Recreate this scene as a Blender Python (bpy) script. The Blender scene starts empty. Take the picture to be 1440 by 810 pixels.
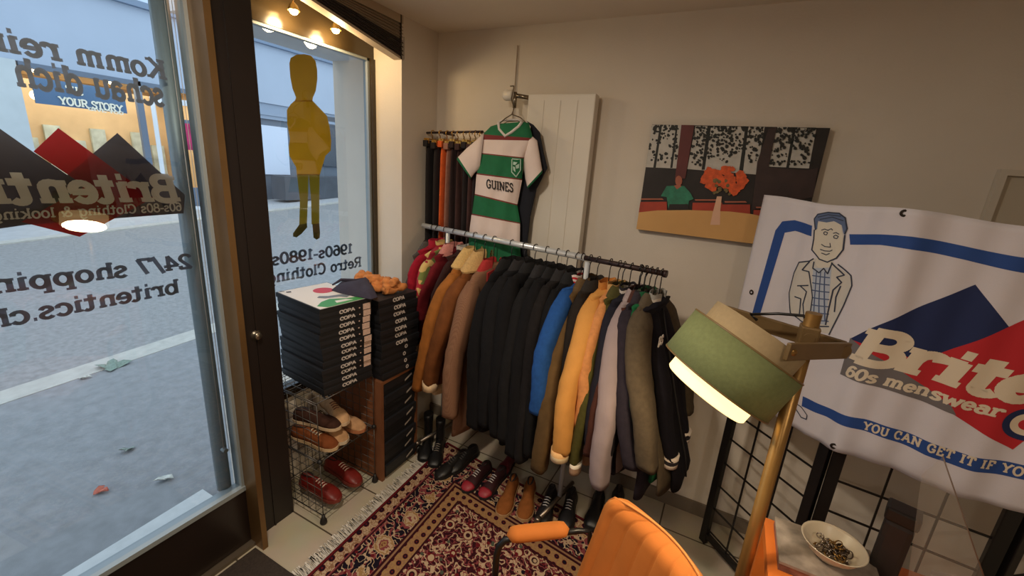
import bpy, bmesh, math, random
import numpy as np
from mathutils import Vector, Matrix
random.seed(7)
PI = math.pi
scene = bpy.context.scene
COL = scene.collection
# ------------------------------------------------------------------ camera
H = 1.7
F = 601.18
YAW, PITCH, ROLL = math.radians(-26.5476), math.radians(15.7125), math.radians(4.1251)
fw = np.array([math.sin(YAW)*math.cos(PITCH), math.cos(YAW)*math.cos(PITCH), -math.sin(PITCH)])
rt = np.array([math.cos(YAW), -math.sin(YAW), 0]); up = np.cross(rt, fw)
rt, up = rt*math.cos(ROLL)+up*math.sin(ROLL), -rt*math.sin(ROLL)+up*math.cos(ROLL)
cam_d = bpy.data.cameras.new('camera'); cam = bpy.data.objects.new('camera', cam_d); COL.objects.link(cam)
cam_d.sensor_width = 36; cam_d.lens = F/1440*36; cam_d.clip_start = 0.02; cam_d.clip_end = 200
mw = Matrix.Identity(4)
for i in range(3):
    mw[i][0] = rt[i]; mw[i][1] = up[i]; mw[i][2] = -fw[i]
mw[2][3] = H
cam.matrix_world = mw
scene.camera = cam
CAM = np.array([0, 0, H])
# ------------------------------------------------------------------ exposure and world
scene.view_settings.view_transform = 'Standard'
scene.view_settings.look = 'None'
scene.view_settings.exposure = 0.0
scene.view_settings.gamma = 1.0
scene.view_settings.use_curve_mapping = False
world = bpy.data.worlds.new('overcast_sky'); scene.world = world; world.use_nodes = True
wn = world.node_tree.nodes; wl = world.node_tree.links
wn['Background'].inputs[0].default_value = (0.82, 0.90, 1.0, 1); wn['Background'].inputs[1].default_value = 1.85

def area_light(name, loc, size, power, color, target=(0, 0, -1)):
    d = bpy.data.lights.new(name, 'AREA'); d.shape = 'DISK'; d.size = size; d.energy = power; d.color = color
    o = bpy.data.objects.new(name, d); COL.objects.link(o); o.location = loc
    o.rotation_euler = Vector(target).to_track_quat('-Z', 'Y').to_euler()
    return o
WARM = (1.0, 0.86, 0.69)
area_light('unseen_room_light', (-0.85, 0.45, 2.34), 0.14, 21, WARM)
area_light('unseen_room_light', (0.9, -0.4, 2.34), 0.14, 8, WARM)  # added fill light behind the camera, no fitting stands there
area_light('unseen_room_light', (-0.3, -1.3, 2.34), 0.14, 8, WARM)  # second added fill, deeper in the unseen part of the room

# ------------------------------------------------------------------ picture to place helpers
def ray(px, py): return rt*((px-720)/F) - up*((py-405)/F) + fw
def at_x(px, py, X): d = ray(px, py); return d*(X/d[0])+CAM
def at_y(px, py, Y): d = ray(px, py); return d*(Y/d[1])+CAM
def at_z(px, py, Z): d = ray(px, py); return d*((Z-H)/d[2])+CAM
def at_p(px, py, P, n):
    d = ray(px, py); return CAM+d*(np.dot(np.array(P, float)-CAM, n)/np.dot(d, n))
def V3(*a): return np.array(a, float)

# ------------------------------------------------------------------ materials
def lin(c): c = c/255; return c/12.92 if c <= 0.04045 else ((c+0.055)/1.055)**2.4
def rgb(r, g, b): return (lin(r), lin(g), lin(b), 1)
MATS = {}
def mat(name, col, rough=0.6, metal=0.0, noise=0.0, scale=30, bump=0.0, bscale=None, spec=0.5, emit=0, ecol=None):
    if name in MATS: return MATS[name]
    m = bpy.data.materials.new(name); m.use_nodes = True; MATS[name] = m
    nt = m.node_tree; b = nt.nodes['Principled BSDF']
    c = rgb(*col)
    b.inputs['Base Color'].default_value = c; b.inputs['Roughness'].default_value = rough; b.inputs['Metallic'].default_value = metal
    b.inputs['Specular IOR Level'].default_value = spec
    tc = nt.nodes.new('ShaderNodeTexCoord')
    if noise:
        n = nt.nodes.new('ShaderNodeTexNoise'); n.inputs['Scale'].default_value = scale; n.inputs['Detail'].default_value = 5
        nt.links.new(tc.outputs['Object'], n.inputs['Vector'])
        r = nt.nodes.new('ShaderNodeValToRGB')
        r.color_ramp.elements[0].position = 0.3; r.color_ramp.elements[1].position = 0.7
        r.color_ramp.elements[0].color = tuple(max(0, x*(1-noise)) for x in c[:3])+(1,)
        r.color_ramp.elements[1].color = tuple(min(1, x*(1+noise)) for x in c[:3])+(1,)
        nt.links.new(n.outputs['Fac'], r.inputs['Fac']); nt.links.new(r.outputs['Color'], b.inputs['Base Color'])
    if bump:
        n2 = nt.nodes.new('ShaderNodeTexNoise'); n2.inputs['Scale'].default_value = bscale or scale; n2.inputs['Detail'].default_value = 6
        nt.links.new(tc.outputs['Object'], n2.inputs['Vector'])
        bp = nt.nodes.new('ShaderNodeBump'); bp.inputs['Strength'].default_value = bump; bp.inputs['Distance'].default_value = 0.01
        nt.links.new(n2.outputs['Fac'], bp.inputs['Height']); nt.links.new(bp.outputs['Normal'], b.inputs['Normal'])
    if emit:
        b.inputs['Emission Color'].default_value = rgb(*(ecol or col)); b.inputs['Emission Strength'].default_value = emit
    return m
def nodes_of(m): return m.node_tree.nodes, m.node_tree.links, m.node_tree.nodes['Principled BSDF']

# ------------------------------------------------------------------ mesh builder
class MB:
    def __init__(s): s.v = []; s.f = []; s.mi = []; s.sm = []
    def add(s, verts, faces, mi=0, smooth=False):
        o = len(s.v); s.v += [tuple(float(c) for c in p) for p in verts]
        for f in faces: s.f.append(tuple(i+o for i in f)); s.mi.append(mi); s.sm.append(smooth)
    def box(s, lo, hi, mi=0, R=None, c=None, bev=0.0):
        lo = V3(*lo); hi = V3(*hi)
        ctr = (lo+hi)/2; h = (hi-lo)/2
        if bev:
            bm = bmesh.new(); bmesh.ops.create_cube(bm, size=2)
            for v in bm.verts: v.co = Vector((v.co.x*h[0], v.co.y*h[1], v.co.z*h[2]))
            bmesh.ops.bevel(bm, geom=list(bm.edges), offset=min(bev, min(h)*0.9), segments=2, affect='EDGES', profile=0.6)
            bm.verts.ensure_lookup_table()
            P = [V3(*v.co) for v in bm.verts]; fs = [[v.index for v in f.verts] for f in bm.faces]; bm.free()
        else:
            P = [V3(x, y, z)*h for x in (-1, 1) for y in (-1, 1) for z in (-1, 1)]
            fs = [(0, 1, 3, 2), (4, 6, 7, 5), (0, 4, 5, 1), (2, 3, 7, 6), (0, 2, 6, 4), (1, 5, 7, 3)]
        if R is not None: P = [R@p for p in P]
        s.add([p+ctr for p in P], fs, mi)
    def loft(s, rings, mi=0, caps=True, smooth=True, closed=True, mis=None):
        n = len(rings[0]); vs = [p for r in rings for p in r]; fs = []; m = n if closed else n-1
        o = len(s.v); s.v += [tuple(float(c) for c in p) for p in vs]
        for k in range(len(rings)-1):
            for i in range(m):
                j = (i+1) % n
                s.f.append((o+k*n+i, o+k*n+j, o+(k+1)*n+j, o+(k+1)*n+i)); s.mi.append(mis[k] if mis else mi); s.sm.append(smooth)
        if caps and closed:
            s.f.append(tuple(o+i for i in range(n))[::-1]); s.mi.append(mis[0] if mis else mi); s.sm.append(False)
            b = o+(len(rings)-1)*n; s.f.append(tuple(b+i for i in range(n))); s.mi.append(mis[-1] if mis else mi); s.sm.append(False)
    def tube(s, pts, r, seg=8, mi=0, caps=True, smooth=True):
        pts = [V3(*p) for p in pts]; rs = r if isinstance(r, (list, tuple)) else [r]*len(pts)
        rings = []; prev = None
        for i, p in enumerate(pts):
            t = pts[min(i+1, len(pts)-1)]-pts[max(i-1, 0)]; t = t/(np.linalg.norm(t)+1e-12)
            a = prev if prev is not None else (V3(0, 0, 1) if abs(t[2]) < 0.9 else V3(1, 0, 0))
            a = a-t*np.dot(a, t)
            if np.linalg.norm(a) < 1e-6: a = V3(0, 1, 0)-t*t[1]
            a /= np.linalg.norm(a); b = np.cross(t, a); prev = a
            rings.append([p+(a*math.cos(2*PI*k/seg)+b*math.sin(2*PI*k/seg))*rs[i] for k in range(seg)])
        s.loft(rings, mi, caps, smooth)
    def lathe(s, prof, base=(0, 0, 0), axis=(0, 0, 1), seg=32, mi=0, smooth=True, mis=None):
        ax = V3(*axis); ax /= np.linalg.norm(ax)
        a = V3(1, 0, 0) if abs(ax[0]) < 0.9 else V3(0, 1, 0)
        a = a-ax*np.dot(a, ax); a /= np.linalg.norm(a); b = np.cross(ax, a); base = V3(*base)
        rings = [[base+ax*z+(a*math.cos(2*PI*k/seg)+b*math.sin(2*PI*k/seg))*r for k in range(seg)] for r, z in prof]
        s.loft(rings, mi, False, smooth, mis=mis)
    def ball(s, c, r, mi=0, seg=12, rings=8):
        c = V3(*c); r = V3(*r) if hasattr(r, '__len__') else V3(r, r, r)
        R = [[c+r*V3(math.sin(PI*k/rings)*math.cos(2*PI*i/seg), math.sin(PI*k/rings)*math.sin(2*PI*i/seg), math.cos(PI*k/rings)) for i in range(seg)] for k in [0.05]+list(range(1, rings))+[rings-0.05]]
        s.loft(R, mi, True, True)
    def prism(s, poly, d, mi=0):
        poly = [V3(*p) for p in poly]; d = V3(*d); n = len(poly)
        fs = [tuple(range(n))[::-1], tuple(range(n, 2*n))]+[(i, (i+1) % n, n+(i+1) % n, n+i) for i in range(n)]
        s.add(poly+[p+d for p in poly], fs, mi)
    def build(s, name, mats, parent=None, base=None, label=None, fix=True):
        me = bpy.data.meshes.new(name)
        off = V3(0, 0, 0)
        if parent is not None: off = V3(*root_of(parent).location)
        elif base is not None: off = V3(*base)
        else:
            a = np.array(s.v); off = V3((a[:, 0].min()+a[:, 0].max())/2, (a[:, 1].min()+a[:, 1].max())/2, a[:, 2].min())
        me.from_pydata([tuple(V3(*p)-off) for p in s.v], [], s.f)
        if not isinstance(mats, (list, tuple)): mats = [mats]
        for m in mats: me.materials.append(m)
        me.polygons.foreach_set('material_index', s.mi); me.polygons.foreach_set('use_smooth', s.sm)
        if fix:
            bm = bmesh.new(); bm.from_mesh(me); bmesh.ops.recalc_face_normals(bm, faces=bm.faces); bm.to_mesh(me); bm.free()
        me.update()
        o = bpy.data.objects.new(name, me); COL.objects.link(o)
        if parent is not None: o.parent = parent
        else: o.location = off
        if label: o['label'] = label
        return o
def root_of(o):
    while o.parent: o = o.parent
    return o
def thing(name, label, cat, loc, group=None):
    o = bpy.data.objects.new(name, None); COL.objects.link(o); o.empty_display_size = 0.05
    o.location = tuple(float(c) for c in loc); o['label'] = label; o['category'] = cat
    if group: o['group'] = group
    return o
def tag(o, label, cat, group=None, kind=None):
    o['label'] = label; o['category'] = cat
    if group: o['group'] = group
    if kind: o['kind'] = kind
    return o
def struct(o, label=None, cat=None):
    o['kind'] = 'structure'
    if label: o['label'] = label
    if cat: o['category'] = cat
    return o
def boxes(*bs):
    m = MB()
    for b in bs: m.box(*b)
    return m

# ------------------------------------------------------------------ lettering: a slab-serif stroke alphabet
def arc(cx, cy, rx, ry, a0, a1, n=14):
    return [(cx+rx*math.cos(math.radians(a0+(a1-a0)*k/n)), cy+ry*math.sin(math.radians(a0+(a1-a0)*k/n))) for k in range(n+1)]
X = 0.68
def bowl(x0, x1): return arc((x0+x1)/2, X/2, (x1-x0)/2, X/2, 0, 360, 22)
S_ = [(0.46, 0.55)]+arc(0.29, 0.51, 0.17, 0.17, 30, 200, 8)+[(0.3, 0.35)]+arc(0.29, 0.17, 0.19, 0.17, 60, -150, 10)
GL = {  # advance, strokes, slabs (x, y, half-length)
 'K': (.86, [[(.16, 0), (.16, 1)], [(.16, .40), (.66, 1)], [(.32, .56), (.72, 0)]], [(.16, 0, .15), (.16, 1, .15), (.66, 1, .13), (.72, 0, .13)]),
 'B': (.82, [[(.16, 0), (.16, 1)], [(.16, 1), (.42, 1)]+arc(.42, .76, .24, .24, 90, -90)+[(.16, .52)], [(.42, .52)]+arc(.44, .26, .28, .26, 90, -90)+[(.16, 0)]], [(.1, 0, .1), (.1, 1, .1)]),
 'R': (.84, [[(.16, 0), (.16, 1)], [(.16, 1), (.42, 1)]+arc(.42, .75, .25, .25, 90, -90)+[(.16, .5)], [(.42, .5), (.7, 0)]], [(.16, 0, .14), (.1, 1, .1), (.72, 0, .11)]),
 'C': (.8, [arc(.44, .5, .33, .5, 48, 312, 22), [(.68, .62), (.68, 1)]], []),
 'Y': (.82, [[(.08, 1), (.42, .48), (.76, 1)], [(.42, .48), (.42, 0)]], [(.08, 1, .13), (.76, 1, .13), (.42, 0, .16)]),
 'O': (.84, [arc(.42, .5, .34, .5, 0, 360, 26)], []),
 'U': (.84, [[(.15, 1), (.15, .32)]+arc(.42, .3, .27, .3, 180, 360, 12)+[(.69, 1)]], [(.15, 1, .14), (.69, 1, .14)]),
 'N': (.9, [[(.16, 0), (.16, 1), (.74, 0), (.74, 1)]], [(.16, 0, .13), (.1, 1, .12), (.74, 1, .13)]),
 'A': (.86, [[(.08, 0), (.42, 1), (.76, 0)], [(.2, .33), (.64, .33)]], [(.08, 0, .12), (.76, 0, .12)]),
 'G': (.86, [arc(.44, .5, .34, .5, 48, 350, 22), [(.5, .42), (.78, .42)], [(.72, .42), (.72, .05)], [(.68, .7), (.68, .95)]], []),
 'E': (.74, [[(.16, 0), (.16, 1)], [(.08, 1), (.62, 1), (.62, .78)], [(.16, .52), (.48, .52)], [(.08, 0), (.66, 0), (.66, .24)]], []),
 'T': (.78, [[(.39, 0), (.39, 1)], [(.06, .76), (.06, 1), (.72, 1), (.72, .76)]], [(.39, 0, .17)]),
 'I': (.42, [[(.2, 0), (.2, 1)]], [(.2, 0, .16), (.2, 1, .16)]),
 'F': (.72, [[(.16, 0), (.16, 1)], [(.08, 1), (.62, 1), (.62, .76)], [(.16, .52), (.48, .52)]], [(.16, 0, .15)]),
 'S': (.66, [[(.56, .72), (.56, .8)]+arc(.32, .76, .23, .24, 10, 200, 10)+[(.34, .5)]+arc(.32, .25, .26, .25, 70, -165, 12)], []),
 'P': (.76, [[(.16, 0), (.16, 1)], [(.16, 1), (.42, 1)]+arc(.42, .74, .25, .26, 90, -90)+[(.16, .48)]], [(.16, 0, .15), (.1, 1, .1)]),
 'L': (.72, [[(.16, 1), (.16, 0), (.64, 0), (.64, .26)]], [(.16, 1, .15)]),
 'o': (.66, [bowl(.08, .56)], []),
 'm': (1.06, [[(.15, 0), (.15, X)], arc(.32, X-.17, .17, .17, 180, 0, 8)+[(.49, 0)], arc(.66, X-.17, .17, .17, 180, 0, 8)+[(.83, 0)]], [(.15, 0, .12), (.11, X, .08), (.49, 0, .1), (.83, 0, .13)]),
 'n': (.76, [[(.15, 0), (.15, X)], arc(.35, X-.2, .2, .2, 180, 0, 8)+[(.55, 0)]], [(.15, 0, .13), (.11, X, .08), (.55, 0, .13)]),
 'r': (.6, [[(.17, 0), (.17, X)], [(.17, .4)]+arc(.4, .42, .22, .25, 150, 60, 7)+[(.53, .54)]], [(.17, 0, .16), (.11, X, .08)]),
 'e': (.64, [[(.08, .36), (.54, .36)]+arc(.31, .35, .24, .33, 5, 318, 20)], []),
 'i': (.4, [[(.2, 0), (.2, X)], [(.17, .94), (.23, .94)]], [(.2, 0, .15), (.13, X, .09)]),
 's': (.56, [S_], []),
 'c': (.6, [arc(.33, X/2, .25, X/2, 40, 320, 18), [(.5, .5), (.5, .6)]], []),
 'h': (.76, [[(.15, 0), (.15, 1)], arc(.35, X-.2, .2, .2, 180, 0, 8)+[(.55, 0)]], [(.15, 0, .13), (.11, 1, .08), (.55, 0, .13)]),
 'a': (.66, [arc(.31, .47, .2, .2, 150, 0, 8)+[(.51, 0)], arc(.3, .2, .21, .2, 0, 360, 16)], [(.56, 0, .07)]),
 'u': (.76, [[(.15, X), (.15, .2)]+arc(.35, .2, .2, .2, 180, 360, 8)+[(.55, X)], [(.55, X), (.55, 0)]], [(.1, X, .08), (.5, X, .08), (.6, 0, .08)]),
 'd': (.74, [bowl(.07, .53), [(.54, 1), (.54, 0)]], [(.48, 1, .09), (.6, 0, .08)]),
 'b': (.74, [bowl(.17, .63), [(.16, 1), (.16, 0)]], [(.11, 1, .09)]),
 'p': (.74, [bowl(.17, .63), [(.16, X), (.16, -.3)]], [(.11, X, .08), (.18, -.3, .15)]),
 'g': (.72, [bowl(.07, .53), [(.54, X), (.54, -.1)]+arc(.31, -.1, .23, .2, 0, -150, 10)], [(.6, X, .07)]),
 't': (.52, [[(.22, .95), (.22, .18)]+arc(.36, .16, .14, .16, 180, 320, 8), [(.04, X), (.44, X)]], []),
 'l': (.4, [[(.2, 0), (.2, 1)]], [(.2, 0, .15), (.14, 1, .09)]),
 'k': (.76, [[(.15, 0), (.15, 1)], [(.15, .26), (.55, X)], [(.3, .4), (.62, 0)]], [(.15, 0, .13), (.11, 1, .08), (.55, X, .11), (.62, 0, .11)]),
 'w': (1.0, [[(.08, X), (.28, 0), (.48, X-.05), (.68, 0), (.88, X)]], [(.08, X, .11), (.88, X, .11)]),
 '2': (.66, [arc(.32, .74, .24, .26, 165, -30, 12)+[(.08, .02), (.58, .02), (.58, .2)]], []),
 '4': (.7, [[(.48, 0), (.48, 1), (.06, .3), (.66, .3)]], [(.48, 0, .15)]),
 '7': (.62, [[(.08, .8), (.08, .98), (.58, .98), (.26, 0)]], []),
 '/': (.5, [[(.04, -.1), (.44, 1.05)]], []),
 '1': (.5, [[(.1, .82), (.26, 1), (.26, 0)]], [(.26, 0, .17)]),
 '9': (.66, [arc(.32, .68, .23, .3, 0, 360, 18), [(.55, .68)]+arc(.3, .42, .25, .42, 20, -130, 12)], []),
 '6': (.66, [arc(.33, .31, .23, .3, 0, 360, 18), [(.1, .31)]+arc(.35, .56, .25, .43, 190, 50, 12)], []),
 '0': (.66, [arc(.33, .5, .24, .5, 0, 360, 22)], []),
 '8': (.66, [arc(.33, .75, .2, .24, 0, 360, 18), arc(.33, .26, .25, .27, 0, 360, 18)], []),
 '-': (.42, [[(.06, .36), (.36, .36)]], []),
 '.': (.3, [[(.12, .06), (.16, .06)]], []),
 ',': (.3, [[(.16, .06), (.1, -.14)]], []),
 '&': (.86, [[(.78, .5), (.62, .14)]+arc(.36, .23, .26, .23, -20, -240, 12)+[(.42, .68)]+arc(.36, .82, .15, .17, -40, 220, 10)+[(.74, 0)]], []),
 'D': (.86, [[(.16, 0), (.16, 1)], [(.16, 1), (.36, 1)]+arc(.36, .5, .36, .5, 90, -90)+[(.16, 0)]], [(.1, 0, .1), (.1, 1, .1)]),
 'V': (.82, [[(.08, 1), (.42, 0), (.76, 1)]], [(.08, 1, .13), (.76, 1, .13)]),
 'W': (1.1, [[(.08, 1), (.32, 0), (.54, .9), (.76, 0), (1.0, 1)]], [(.08, 1, .12), (1.0, 1, .12)]),
 ' ': (.42, [], [])}
def strokes_to_quads(lines, h):
    qs = []
    for L in lines:
        L = [V3(*p) for p in L]
        for a, b in zip(L[:-1], L[1:]):
            t = b-a; l = np.linalg.norm(t)
            if l < 1e-9: continue
            t = t/l; n = V3(-t[1], t[0])*h; e = t*h*0.35
            qs.append([a-n-e, b-n+e, b+n+e, a+n-e])
    return qs
def text_quads(txt, w=0.085, shear=0.0, slab=True, track=0.0, sans=False):
    x = 0; qs = []
    for ch in txt:
        adv, st, sl = GL[ch]
        q = strokes_to_quads([[(px+x, py) for px, py in L] for L in st], w)
        if slab:
            for sx, sy, hl in sl:
                yy = min(max(sy, 0.05), 0.95) if sy in (0, 1) else sy
                q += strokes_to_quads([[(x+sx-hl, yy), (x+sx+hl, yy)]], w*0.72)
        qs += q; x += adv+track
    if shear: qs = [[V3(p[0]+p[1]*shear, p[1]) for p in q] for q in qs]
    return qs, x
def place_quads(qs, width, P0, P1, U):
    """P0,P1: baseline start and end, U: cap-height vector (any dimension)"""
    P0, P1, U = V3(*P0), V3(*P1), V3(*U)
    return [[P0+(P1-P0)*(p[0]/width)+U*p[1] for p in q] for q in qs]
def flat_mesh(polys, d):
    """thin plates (3D polygons) with a real thickness d"""
    m = MB()
    du = V3(*d)/np.linalg.norm(d)
    for k, p in enumerate(polys): m.prism([V3(*q)+du*(k*4e-6) for q in p], d)
    return m

# ================================================================== SETTING
cream = mat('warm_white_plaster', (218, 207, 192), 0.85, noise=0.03, scale=4, bump=0.08, bscale=120)
ceil_m = mat('ceiling_paint', (226, 214, 196), 0.9, noise=0.02, scale=3)
dark = mat('dark_brown_metal', (30, 22, 19), 0.42, noise=0.1, scale=6)
brass = mat('bronze_edge', (124, 94, 58), 0.35, metal=0.6, noise=0.1, scale=8)
alu = mat('grey_aluminium', (150, 158, 160), 0.4, metal=0.2)
white_ext = mat('exterior_render', (222, 226, 230), 0.9, noise=0.03, scale=5)
def tile_mat():
    m = mat('beige_floor_tile', (196, 184, 162), 0.35); N, L, b = nodes_of(m)
    tc = N.new('ShaderNodeTexCoord'); mp = N.new('ShaderNodeMapping'); L.new(tc.outputs['Object'], mp.inputs['Vector'])
    mp.inputs['Location'].default_value = (0.05, 0.085+0.9-0.003, 0)
    br = N.new('ShaderNodeTexBrick'); br.offset = 0; br.inputs['Scale'].default_value = 1
    br.inputs['Brick Width'].default_value = 0.6; br.inputs['Row Height'].default_value = 0.295; br.inputs['Mortar Size'].default_value = 0.004
    br.inputs['Color1'].default_value = rgb(200, 190, 170); br.inputs['Color2'].default_value = rgb(192, 180, 158); br.inputs['Mortar'].default_value = rgb(92, 80, 66)
    L.new(mp.outputs[0], br.inputs['Vector'])
    ns = N.new('ShaderNodeTexNoise'); ns.inputs['Scale'].default_value = 7; L.new(tc.outputs['Object'], ns.inputs['Vector'])
    mx = N.new('ShaderNodeMix'); mx.data_type = 'RGBA'; mx.blend_type = 'MULTIPLY'; mx.inputs['Factor'].default_value = 0.25
    L.new(br.outputs['Color'], mx.inputs['A']); L.new(ns.outputs['Color'], mx.inputs['B']); L.new(mx.outputs['Result'], b.inputs['Base Color'])
    return m
XW, YB, ZC, XR, YR = -1.65, 2.16, 2.39, 2.6, -2.6
def sbox(name, lo, hi, m, base=None): 
    return struct(boxes((lo, hi)).build(name, m, base=base))
sbox('floor', (-1.98, YR, -0.12), (XR, YB, 0), tile_mat(), base=(0, 0, 0))
sbox('ceiling', (-2.0, YR-0.1, ZC), (XR+0.1, YB+0.1, ZC+0.12), ceil_m)
sbox('wall_back', (-1.65, YB, -0.12), (XR+0.1, YB+0.15, ZC), cream)
sbox('wall_right', (XR, YR, -0.12), (XR+0.15, YB, ZC), cream)
sbox('wall_rear', (-2.0, YR-0.15, -0.12), (XR, YR, ZC), cream)
w = MB(); w.box((-2.15, 1.86, -0.2), (-1.65, 2.4, ZC)); struct(w.build('wall_left', cream))
sbox('wall_left', (-1.95, YR, -0.12), (-1.65, -0.25, ZC), cream)
sbox('baseboard_back', (-1.65, YB-0.014, 0), (XR, YB, 0.075), mat('grey_baseboard', (120, 108, 94), 0.6))
# jamb between door and window, and the bronze strip on its edge
j = MB()
j.box((-1.70, 0.9, -0.12), (-1.65, 1.085, ZC), bev=0.004)
j.box((-1.90, 0.995, -0.12), (-1.698, 1.08, ZC))
j.box((-1.652, 0.985, 0), (-1.646, 0.992, ZC))
jo = struct(j.build('trim_1', dark))
sbox('trim_2', (-1.655, 0.874, 0), (-1.567, 0.897, ZC), brass)
k = MB(); c = at_x(361, 472, -1.645); k.lathe([(0.0, 0.016), (0.012, 0.016), (0.016, 0.01), (0.017, 0), (0.022, -0.002), (0.022, -0.006)], c, (1, 0, 0), 20)
k.build('lock_cylinder', mat('worn_steel', (150, 140, 125), 0.3, metal=0.9), jo)

def glass_mat(name, refl=0.14, tint=(238, 246, 248)):
    m = bpy.data.materials.new(name); m.use_nodes = True; N = m.node_tree.nodes; L = m.node_tree.links; N.clear()
    o = N.new('ShaderNodeOutputMaterial'); t = N.new('ShaderNodeBsdfTransparent'); g = N.new('ShaderNodeBsdfGlossy'); mx = N.new('ShaderNodeMixShader')
    fr = N.new('ShaderNodeFresnel'); fr.inputs['IOR'].default_value = 1.5; g.inputs['Roughness'].default_value = 0.0
    ma = N.new('ShaderNodeMath'); ma.operation = 'MULTIPLY'; ma.inputs[1].default_value = refl/0.04
    t.inputs['Color'].default_value = rgb(*tint)
    L.new(fr.outputs[0], ma.inputs[0]); ma.use_clamp = True; L.new(ma.outputs[0], mx.inputs['Fac']); L.new(t.outputs[0], mx.inputs[1]); L.new(g.outputs[0], mx.inputs[2]); L.new(mx.outputs[0], o.inputs['Surface'])
    return m
glass = glass_mat('window_glass', 0.07)
def pane(name, X, y0, y1, z0, z1, parent):   # one thin sheet, front face only reflects once
    m = MB(); m.add([(X, y0, z0), (X, y1, z0), (X, y1, z1), (X, y0, z1)], [(0, 1, 2, 3)])
    return m.build(name, glass, parent, fix=False)
# door: kick panel, frame, glass
door = struct(boxes(((-1.70, -0.22, 0.02), (-1.65, 0.874, 0.285))).build('door_1', mat('dark_brown_panel', (34, 25, 21), 0.3, noise=0.12, scale=5)))
f_ = MB(); f_.box((-1.70, -0.22, 0.285), (-1.645, 0.874, 0.305)); f_.box((-1.70, -0.22, 0.305), (-1.65, -0.17, 2.3)); f_.box((-1.70, 0.862, 0.305), (-1.652, 0.874, 2.3)); f_.box((-1.70, -0.22, 2.3), (-1.65, 0.874, ZC))
f_.build('door_frame', alu, door)
pane('door_glass', -1.668, -0.17, 0.862, 0.305, 2.3, door)
b_ = MB(); b_.tube([(-1.72, 0.828, 0.30), (-1.72, 0.828, 2.32)], 0.027, 14)
for z in (0.5, 2.25): b_.tube([(-1.72, 0.828, z), (-1.669, 0.828, z)], 0.01, 8)
b_.build('pull_bar', mat('grey_bar_metal', (128, 138, 140), 0.45, metal=0.3), door, label='tall grey pull bar outside the glass door')
sbox('trim_3', (-1.71, -0.25, -0.02), (-1.62, 0.9, 0.016), mat('steel_threshold', (110, 98, 84), 0.4, metal=0.5))
# window recess: frame, glass, dark lintel panel
win = struct(boxes(((-1.89, 1.08, 2.195), (-1.84, 1.86, ZC)), ((-1.89, 1.832, 0.5), (-1.83, 1.86, 2.195)), ((-1.89, 1.08, 0.5), (-1.83, 1.86, 0.56))).build('window_1', mat('dark_brown_gloss', (58, 46, 28), 0.22, noise=0.1, scale=4)))
e_ = MB(); e_.box((-1.875, 1.818, 0.56), (-1.845, 1.832, 2.195)); e_.box((-1.875, 1.08, 2.183), (-1.845, 1.832, 2.195)); e_.build('window_bead', alu, win)
pane('window_glass', -1.86, 1.06, 1.82, 0.56, 2.19, win)
sbox('wall_below', (-2.1, 1.06, -0.12), (-1.85, 1.86, 0.5), cream).name = 'wall_front'
sbox('trim_4', (-2.15, 1.06, 2.2), (-1.89, 1.86, 2.5), white_ext)

# ------------------------------------------------------------------ outside: street, pavements, buildings across the road
asph = mat('asphalt', (138, 140, 141), 0.9, noise=0.16, scale=22, bump=0.25, bscale=150)
pave = mat('asphalt_pavement', (134, 137, 140), 0.9, noise=0.12, scale=14, bump=0.25, bscale=160)
curb_m = mat('granite_kerb', (176, 176, 170), 0.85, noise=0.1, scale=12)
SL = 0.06
def gz(y): return -0.15+SL*(y-0.8)
def ground(name, x0, x1, m, dz=0.0, y0=-14, y1=40, t=0.3):
    mb = MB(); P = [(x0, y0), (x1, y0), (x1, y1), (x0, y1)]
    mb.prism([(x, y, gz(y)+dz-t) for x, y in P], (0, 0, t)); return struct(mb.build(name, m))
ground('pavement', -4.32, -1.96, pave)
ground('kerb', -4.55, -4.32, curb_m, 0.004)
ground('road', -10.4, -4.55, asph, -0.02)
ground('kerb', -10.65, -10.4, curb_m, 0.005)
ground('pavement', -13.0, -10.65, mat('far_pavement', (170, 174, 178), 0.9, noise=0.08, scale=6))
st = MB(); st.prism([(-2.3, -0.4, gz(-0.4)), (-1.72, -0.4, gz(-0.4)), (-1.72, 1.0, gz(1.0)), (-2.3, 1.0, gz(1.0))], (0, 0, 0.03)); struct(st.build('trim_5', mat('pale_step_stone', (196, 200, 200), 0.8, noise=0.06, scale=20)))
def leaf(px, py, col, label, r=0.05, n=3):
    d = ray(px, py); t = (-0.15-SL*0.8-H)/(d[2]-SL*d[1]); c = CAM+d*t
    m = MB()
    for k in range(n):
        a = random.random()*6.28; q = c+V3(math.cos(a)*r*0.6*(k > 0), math.sin(a)*r*0.6*(k > 0), 0.012)
        u = V3(math.cos(a), math.sin(a), 0.25*random.random())*r; v = V3(-math.sin(a), math.cos(a), 0.3*random.random())*r*0.45
        pts = [q-u, q-u*0.4+v, q+u*0.4+v*0.8+V3(0, 0, .012), q+u, q+u*0.4-v*0.8+V3(0, 0, .01), q-u*0.4-v]
        m.prism(pts, (0, 0, 0.002))
    tag(m.build('fallen_leaf', mat('leaf_'+label.split()[0], col, 0.8, noise=0.2, scale=60)), label, 'leaf')
leaf(140, 692, (188, 104, 84), 'reddish fallen leaf lying on the near pavement', 0.035)
leaf(157, 518, (120, 138, 128), 'greenish crumpled leaf on the pavement just inside the kerb', 0.085, 4)
leaf(117, 533, (190, 192, 184), 'pale scrap of leaf beside the kerb joint', 0.035, 2)
leaf(183, 634, (126, 138, 130), 'small grey green leaf halfway across the pavement', 0.035, 2)
leaf(236, 674, (150, 156, 140), 'pale twig of leaf on the pavement near the pull bar', 0.04, 2)

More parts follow.
